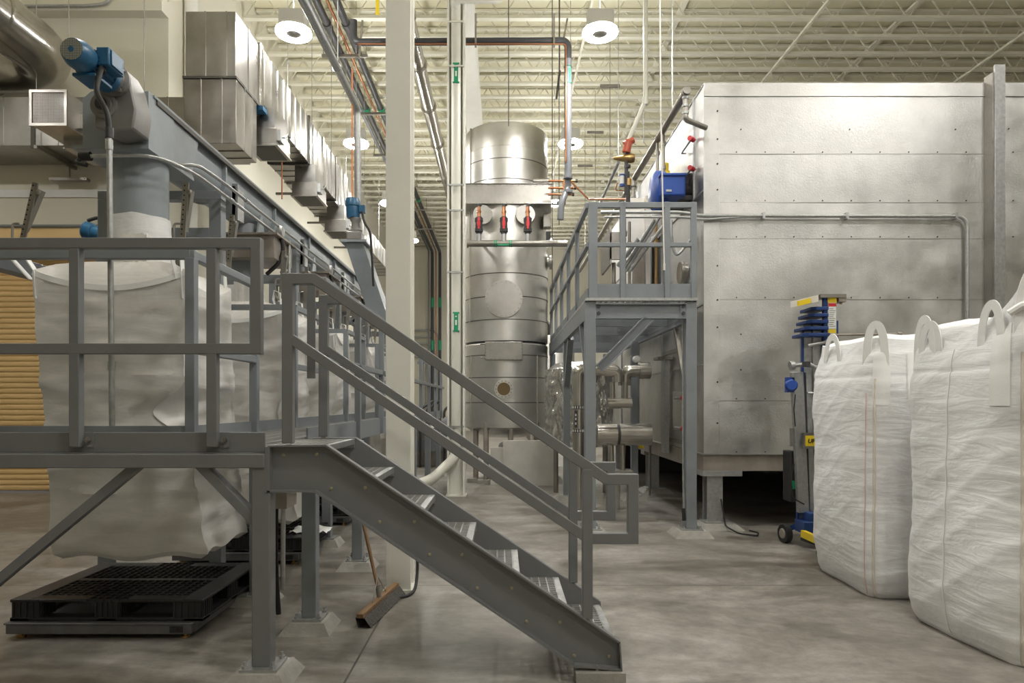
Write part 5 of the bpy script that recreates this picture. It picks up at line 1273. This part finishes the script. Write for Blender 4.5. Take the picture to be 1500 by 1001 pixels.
# ================================================================== manual lift between the oven and the bulk bags
lf = T('mast_lift', 'blue and aluminium material lift on wheels standing behind the bulk bags', 'lift', (3.4,7.1,0))
YL = 6.9
L_ = lambda a,b,Y=YL: P(a,b,Y)
ALU = GALV
for i,(a0,a1,b0,b1) in enumerate(((1160,1177,1170,1186),(1182,1190,1188,1196),(1193,1206,1198,1210),(1208,1220,1212,1224))):
    z1 = [545,545,475,470][i]
    m = MB(); A0,A1 = L_(a0,z1), L_(a1,z1); B0,B1 = L_(b0,752), L_(b1,752); y0,y1 = YL+.02*i, YL+.06+.02*i
    m.add([(B0.x,y0,B0.z),(B1.x,y0,B1.z),(B1.x,y1,B1.z),(B0.x,y1,B0.z),(A0.x,y0,A0.z),(A1.x,y0,A1.z),(A1.x,y1,A1.z),(A0.x,y1,A0.z)],
          [(0,3,2,1),(4,5,6,7),(0,1,5,4),(1,2,6,5),(2,3,7,6),(3,0,4,7)])
    m.build('mast_section', ALU, lf, .006)
m = MB(); m.box(L_(1178,0).x,L_(1181,0).x,YL+.05,YL+.08,L_(0,740).z,L_(0,480).z); m.build('blue_rail', BLUEL, lf)
m = MB(); m.box(L_(1181,0).x,L_(1207,0).x,YL+.07,YL+.15,L_(0,740).z,L_(0,470).z); m.build('inner_mast', GALV, lf)
m = MB(); m.box(L_(1206,0).x,L_(1211,0).x,YL-.01,YL+.03,L_(0,740).z,L_(0,435).z); m.box(L_(1224,0).x,L_(1228,0).x,YL+.0,YL+.1,L_(0,740).z,L_(0,470).z); m.build('blue_rail', BLUEL, lf)
for i in range(5):
    b = 452+i*9.5; x0_, x1_ = 1184-3*i, 1208
    MB().prism([(L_(x0_,0).x,YL-.05),(L_(x0_+6,0).x,YL-.09),(L_(x1_,0).x,YL-.09),(L_(x1_,0).x,YL+.2),(L_(x0_,0).x,YL+.2)], 'z', L_(0,b+4).z, L_(0,b-1).z).build('mast_cap', BLUEL, lf, .006)
m = MB(); m.box(L_(1211,0).x,L_(1224,0).x,YL-.02,YL+.06,L_(0,740).z,L_(0,434).z).build('front_channel', ALU, lf)
MB().box(L_(1211,0).x,L_(1224,0).x,YL-.024,YL-.02,L_(0,444).z,L_(0,434).z).build('yellow_sticker', YEL, lf)
w_ = MB().box(L_(1212,0).x,L_(1223,0).x,YL-.024,YL-.02,L_(0,482).z,L_(0,444.5).z).build('warning_label', WHITE, lf)
MB().box(L_(1212,0).x,L_(1223,0).x,YL-.027,YL-.024,L_(0,449.5).z,L_(0,445).z).build('label_header', RED, w_)
tx = MB()
for i in range(10): z = L_(0,453+i*2.8).z; tx.box(L_(1213,0).x,L_(1213+6+(i*7)%4,0).x,YL-.026,YL-.024,z-.004,z)
tx.build('label_print', BLACKL, w_)
MB().box(L_(1212,0).x,L_(1223,0).x,YL-.024,YL-.02,L_(0,497).z,L_(0,483).z).build('yellow_sticker', YEL, lf)
# top plate
tp = MB().add([tuple(L_(1158,442,YL-.05)),tuple(L_(1158,451,YL-.05)),tuple(L_(1199,442,YL-.35)),tuple(L_(1199,432,YL-.35)),tuple(L_(1158,442,YL+.1)),tuple(L_(1158,451,YL+.1)),tuple(L_(1199,442,YL+.1)),tuple(L_(1199,432,YL+.1))],[(0,1,2,3),(4,7,6,5),(0,3,7,4),(1,5,6,2),(0,4,5,1),(3,2,6,7)])
tp.build('top_plate', CORD, lf)
st1 = MB(); A_,B_ = L_(1167,445.5,YL-.13), L_(1187,440.6,YL-.27); 
st1.bar(A_+Vector((0,-.012,0)), B_+Vector((0,-.012,0)), .003, .05, up=(0,0,1)); st1.build('yellow_sticker', YEL, lf)
st2 = MB(); A_,B_ = L_(1168,445.3,YL-.135), L_(1173,444,YL-.17); st2.bar(A_+Vector((0,-.016,0)), B_+Vector((0,-.016,0)), .003, .03, up=(0,0,1)); st2.build('label_print', BLACKL, lf)
MB().box(L_(1199,0).x,L_(1236,0).x,YL-.05,YL+.12,L_(0,437).z,L_(0,432).z).build('cross_head', DSTEEL, lf)
MB().box(L_(1226,0).x,L_(1237,0).x,YL-.04,YL+.1,L_(0,443).z,L_(0,432).z).cyl(L_(1232,446),L_(1232,441),.012,n=8).build('head_bracket', BROWNST, lf)
# winch arms, wheels, handles
MB().cyl(L_(1157,536,YL-.1)+Vector((0,.0,0)), L_(1163,535,YL-.1), .045, n=20).build('caster_wheel', GALV, lf)
MB().tube([L_(1160,536,YL-.08), L_(1185,533,YL-.08), L_(1196,540,YL-.08)], .022, .05).tube([L_(1175,535,YL-.06), L_(1208,538,YL)], .018).build('winch_arm', GALV, lf)
MB().cyl(L_(1181,530,YL-.1), L_(1181,537,YL-.1), .04, n=16).build('winch_drum', BLACKI, lf)
MB().tube([L_(1183,507,YL-.1), L_(1208,502,YL-.05), L_(1216,495,YL-.05)], .018, .03).build('brace_arm', GALV, lf)
MB().tube([L_(1215,491,YL-.1), L_(1318,489.5,YL-.1)], .012).cyl(L_(1314,489.7,YL-.1), L_(1320,489.6,YL-.1), .022, n=10).cyl(L_(1215,491,YL-.1), L_(1222,491,YL-.1), .022, n=10).build('cross_bar', BROWNST, lf)
MB().cyl(L_(1183,576,YL-.03), L_(1200,576,YL-.03), .012, n=8).build('rung', GALV, lf)
MB().lathe(L_(1158,565,YL-.02),(-.3,-1,0),[(0,0),(.055,.0),(.06,.02),(.06,.08),(.045,.10),(0,.10)],20).box(L_(1153,0).x,L_(1164,0).x,YL,YL+.06,L_(0,575).z,L_(0,553).z).build('winch_motor', BLUE2, lf)
MB().tube([L_(1165,578), L_(1163,600), L_(1165,625)], .006, .02, 6).build('cable', RUBBER, lf)
MB().box(L_(1160,0).x,L_(1170,0).x,YL+.01,YL+.06,L_(0,654).z,L_(0,627).z).build('control_box', GEARG, lf, .004)
MB().box(L_(1163,0).x,L_(1175,0).x,YL+.08,YL+.28,L_(0,738).z,L_(0,662).z).build('hydraulic_pack', RUBBER, lf, .01)
MB().box(L_(1165,0).x,L_(1175,0).x,YL+.07,YL+.08,L_(0,718).z,L_(0,706).z).build('green_label', GREEN, lf)
MB().tube([L_(1163,680), L_(1159,700), L_(1161,730), L_(1178,739)], .007, .05, 6).build('cable', RUBBER, lf)
# name bar
nb = MB().box(L_(1173,0).x,L_(1224,0).x,YL-.075,YL-.03,L_(0,657).z,L_(0,634).z).build('name_bar', DSTEEL, lf)
MB().box(L_(1175,0).x,L_(1222,0).x,YL-.079,YL-.075,L_(0,653).z,L_(0,638).z).build('name_plate', YEL, nb)
def text(s, loc, size, m, parent, name='lettering', rot=(PI/2,0,0), shear=0, sx=1):
    cu = bpy.data.curves.new(name, 'FONT'); cu.body = s; cu.size = size; cu.extrude = .001; cu.offset = size*.03; cu.shear = shear
    cu.materials.append(m); o_ = bpy.data.objects.new(name, cu); COL.objects.link(o_)
    bpy.context.view_layer.update()
    me = bpy.data.meshes.new_from_object(o_.evaluated_get(bpy.context.evaluated_depsgraph_get())); bpy.data.objects.remove(o_)
    o = bpy.data.objects.new(name, me); COL.objects.link(o)
    off = Vector((0,0,0)); p = parent
    while p: off += p.location; p = p.parent
    o.location = Vector(loc)-off; o.rotation_euler = rot; o.scale = (sx,1,1); o.parent = parent; return o
text('UP-RIGHT', (L_(1178,0).x, YL-.081, L_(0,648.5).z), .058, BLACKL, nb, shear=.15)
# base
MB().box(L_(1178,0).x,L_(1212,0).x,YL-.1,YL+.2,L_(0,768).z,L_(0,750).z).box(L_(1170,0).x,L_(1215,0).x,YL-.12,YL+.1,L_(0,780).z,L_(0,762).z).build('base_frame', BLUEL, lf, .008)
MB().box(L_(1171,0).x,L_(1174,0).x,YL+.05,YL+.08,L_(0,762).z,L_(0,745).z).build('base_post', BLUEL, lf)
MB().bar(L_(1156,775,7.1), L_(1174,768,7.0), .04, .05).build('outrigger', BLUEL, lf)
wh = MB().lathe(Vector((L_(1150,0,7.1).x,7.1,.098)),(1,.15,0),[(.0,-.02),(.05,-.025),(.06,-.03),(.095,-.03),(.098,0),(.095,.03),(.06,.03),(.05,.025),(0,.02)],28)
wh.build('wheel', RUBBER, lf); MB().lathe(Vector((L_(1150,0,7.1).x-.028,7.1,.098)),(-1,-.15,0),[(.0,.01),(.045,.01),(.055,0)],20).build('wheel_hub', BROWNST, lf)
a_, b_ = L_(1176,782,YL-.1), L_(1201,793,YL-.5)
yb2 = MB().bar(a_, b_, .04, .07).build('yellow_bar', YEL, lf)
MB().bar(a_+Vector((-.01,-.03,.0)), b_+Vector((-.01,-.03,-.02)), .003, .015).build('bar_print', BLACKL, yb2)
MB().bar(a_+Vector((0,0,-.05)), b_+Vector((.05,0,-.05)), .05, .03).build('leg_bar', RUBBER, lf)
MB().lathe(Vector((L_(1203,0,6.4).x,6.38,.06)),(1,.2,0),[(.0,-.02),(.06,-.02),(.06,.02),(0,.02)],20).build('caster', RUBBER, lf)

# ================================================================== filled bulk bags at right
def bulk_bag(cx, cy, wx, wy, h, seed, tilt=0, peaks=(0,0,0,0), name_='bulk_bag'):
    "corner order: front left, front right, back right, back left"
    nu, nv = 200, 150; rows = []
    rt = math.radians(tilt)
    def section(v):
        # half widths as a fraction, corner sharpness
        bulge = 1+.055*math.sin(min(1,v*1.05)*PI)**.7
        foot = 1-.085*max(0,1-v/.10)**2
        top = 1-.13*max(0,(v-.80)/.20)**1.6
        p = 7.0-2.6*math.sin(v*PI)
        return bulge*foot*top, p
    for j in range(nv+1):
        v = j/nv; s, p = section(v); row = []
        for i in range(nu):
            th = 2*PI*(i+.5)/nu - 3*PI/4      # starts at the front left corner
            c, sn = math.cos(th), math.sin(th)
            r = (abs(c)**p+abs(sn)**p)**(-1/p)
            x, y = c*r, sn*r
            # how near a corner
            cr_ = (min(abs(x),abs(y))/max(abs(x),abs(y)))**3
            ci = 0 if (x<0 and y<0) else 1 if y<0 else 2 if x>0 else 3
            up = max(0,(v-.72)/.28)**2*cr_*peaks[ci]
            zz = h*v+up-.02*max(0,1-v/.05)*cr_
            X, Y = x*wx/2*s, y*wy/2*s
            if v > .75: f_ = ((v-.75)/.25)**2*cr_*.05; X *= 1+f_; Y *= 1+f_
            u = th*1.3
            # wrinkles: horizontal pleats at the corners, long slow folds, diagonal drags
            w1 = nz(X*1.6+seed, Y*1.6, zz*8)*.010*(.5+cr_)
            w2 = nz(X*3+seed, Y*3, zz*22+2*nz(X*2,Y*2,zz*2))*.0032*(.25+cr_*1.5)
            w3 = nz(X*.9+seed, Y*.9-seed, zz*1.1)*.045
            w4 = abs(nz((X+Y)*2.2+zz*2.4+seed, seed, zz*3.0-(X-Y)*2.0))*-.013
            band = -.006*math.exp(-((v-.86)/.008)**2)
            nrm = Vector((c,sn,0)); d_ = w1+w2+w3+w4+band-.012*cr_**3
            X += nrm.x*d_; Y += nrm.y*d_
            row.append((cx+X*math.cos(rt)-Y*math.sin(rt), cy+X*math.sin(rt)+Y*math.cos(rt), max(.002, zz)))
        rows.append(row)
    cxm_, cym_ = cx, cy
    top = rows[-1]; extra = []
    for s_, dz in ((.95,.015),(.8,.035),(.55,.06),(.3,.07),(.05,.07)):
        extra.append([(cxm_+(q[0]-cxm_)*s_, cym_+(q[1]-cym_)*s_, (q[2]-h)*s_*s_*.9+h+dz*(1 if s_<.9 else .6)+.018*nz(q[0]*5*s_,q[1]*5*s_,seed)) for q in top])
    bot = rows[0]; m = MB(); m.grid(rows+extra, True)
    m.grid([[(cxm_+(q[0]-cxm_)*.02, cym_+(q[1]-cym_)*.02, .002) for q in bot], bot], True)
    return m, rows, nu
def corner_strip(rows, nu, idx, wdt, m, root, name, out=.006, j0=0, j1=None):
    g = []; j1 = j1 or len(rows)
    c = Vector((sum(p[0] for p in rows[50])/nu, sum(p[1] for p in rows[50])/nu, 0))
    for j in range(j0, j1):
        p = Vector(rows[j][idx%nu]); d = Vector((p.x-c.x,p.y-c.y,0)).normalized(); t = Vector((-d.y,d.x,0))
        g.append([tuple(p+t*wdt/2+d*out*.3), tuple(p+t*wdt/4+d*out), tuple(p-t*wdt/4+d*out), tuple(p-t*wdt/2+d*out*.3)])
    return MB().grid(g).build(name, m, root)
def loop(root, a, b, hgt, w=.055, N=(0,1,0), lean=(0,0,0), sag=.25):
    a = Vector(a); b = Vector(b); le = Vector(lean); N = Vector(N).normalized(); up = Vector((0,0,hgt))
    pts = []
    for i in range(17):
        t = i/16; ang = PI*t
        p = a.lerp(b,t)+ (up+le)*math.sin(ang)**.62
        spread = (b-a)*(-.10*math.cos(ang)*math.sin(ang)); pts.append(p+spread)
    pts = [a-Vector((0,0,.16))]+pts+[b-Vector((0,0,.16))]
    return MB().path(pts, w, .007, N).build('lifting_loop', STRAP, root)
BW = .97
# bag A: the farther one
A_l, A_f = 2.70, 5.02
ba = T('bulk_bag', 'filled white woven bulk bag, the farther of the two at right, beside the lift', 'bulk bag', (3.2,5.5,0), 'filled bulk bags at right')
m, rowsA, nu = bulk_bag(A_l+.52, A_f+.52, 1.02, 1.02, 1.93, 3.1, 0, (.02,.10,.05,.03))
m.build('bag_body', BAGF, ba)
corner_strip(rowsA, nu, 0, .02, SEAM, ba, 'corner_seam', .010, 2, 128)
corner_strip(rowsA, nu, -3, .005, THREAD, ba, 'red_stitching', .006, 2, 120)
def on(rows, frac, j): return Vector(rows[j][int(frac*len(rows[0]))%len(rows[0])])
# bag B: the nearer one
bb = T('bulk_bag', 'filled white woven bulk bag nearest the camera at the right edge', 'bulk bag', (3.3,4.2,0), 'filled bulk bags at right')
m, rowsB, nu = bulk_bag(2.76+.50, 3.72+.50, 1.00, 1.0, 1.93, 9.4, 4, (.20,.08,.05,.03))
m.build('bag_body', BAGF, bb)
corner_strip(rowsB, nu, 0, .02, SEAM, bb, 'corner_seam', .010, 2, 132)
corner_strip(rowsB, nu, -28, .010, STRAP, bb, 'side_seam', .005, 2, 140)
for rows_, root, spec in ((rowsA, ba, (((-.13),(-.20),.20),((-.018),(.018),.24),((.17),(.22),.2))), (rowsB, bb, ((-.005,.06,.34),(-.03,-.07,.20),(-.20,-.245,.20),(-.185,-.225,.16),(.2,.25,.2)))):
    for a_, b_, hg in spec:
        pa_ = on(rows_, a_%1, 140); pb_ = on(rows_, b_%1, 140)
        dd = (pb_-pa_); Nn = Vector((0,1,0)) if abs(dd.x) > abs(dd.y) else Vector((1,0,0))
        nrm = dd.cross(Vector((0,0,1))).normalized()
        loop(root, pa_, pb_, hg, .055, nrm)
    # sewn strap ends down the body
    for f in ((.012,.07) if rows_ is rowsA else (.02,-.03)):
        g = []
        cc_ = Vector((sum(p[0] for p in rows_[50])/nu, sum(p[1] for p in rows_[50])/nu, 0))
        i0 = int((f%1)*nu)
        for j in range(112, 144, 2):
            r_ = []
            for di in (-3,-1,1,3):
                p = Vector(rows_[j][(i0+di)%nu]); d = Vector((p.x-cc_.x,p.y-cc_.y,0)).normalized(); r_.append(tuple(p+d*.006))
            g.append(r_)
        MB().grid(g).build('sewn_strap', STRAP, root)
tie = MB().tube([on(rowsB,.985,143)+Vector((-.03,-.02,.03)), on(rowsB,.0,143)+Vector((0,-.03,.05)), on(rowsB,.03,143)+Vector((.05,-.02,.04)), on(rowsB,.06,143)+Vector((.05,-.01,.06))], .022, .05, 8)
tie.build('knotted_strap', STRAP, bb)
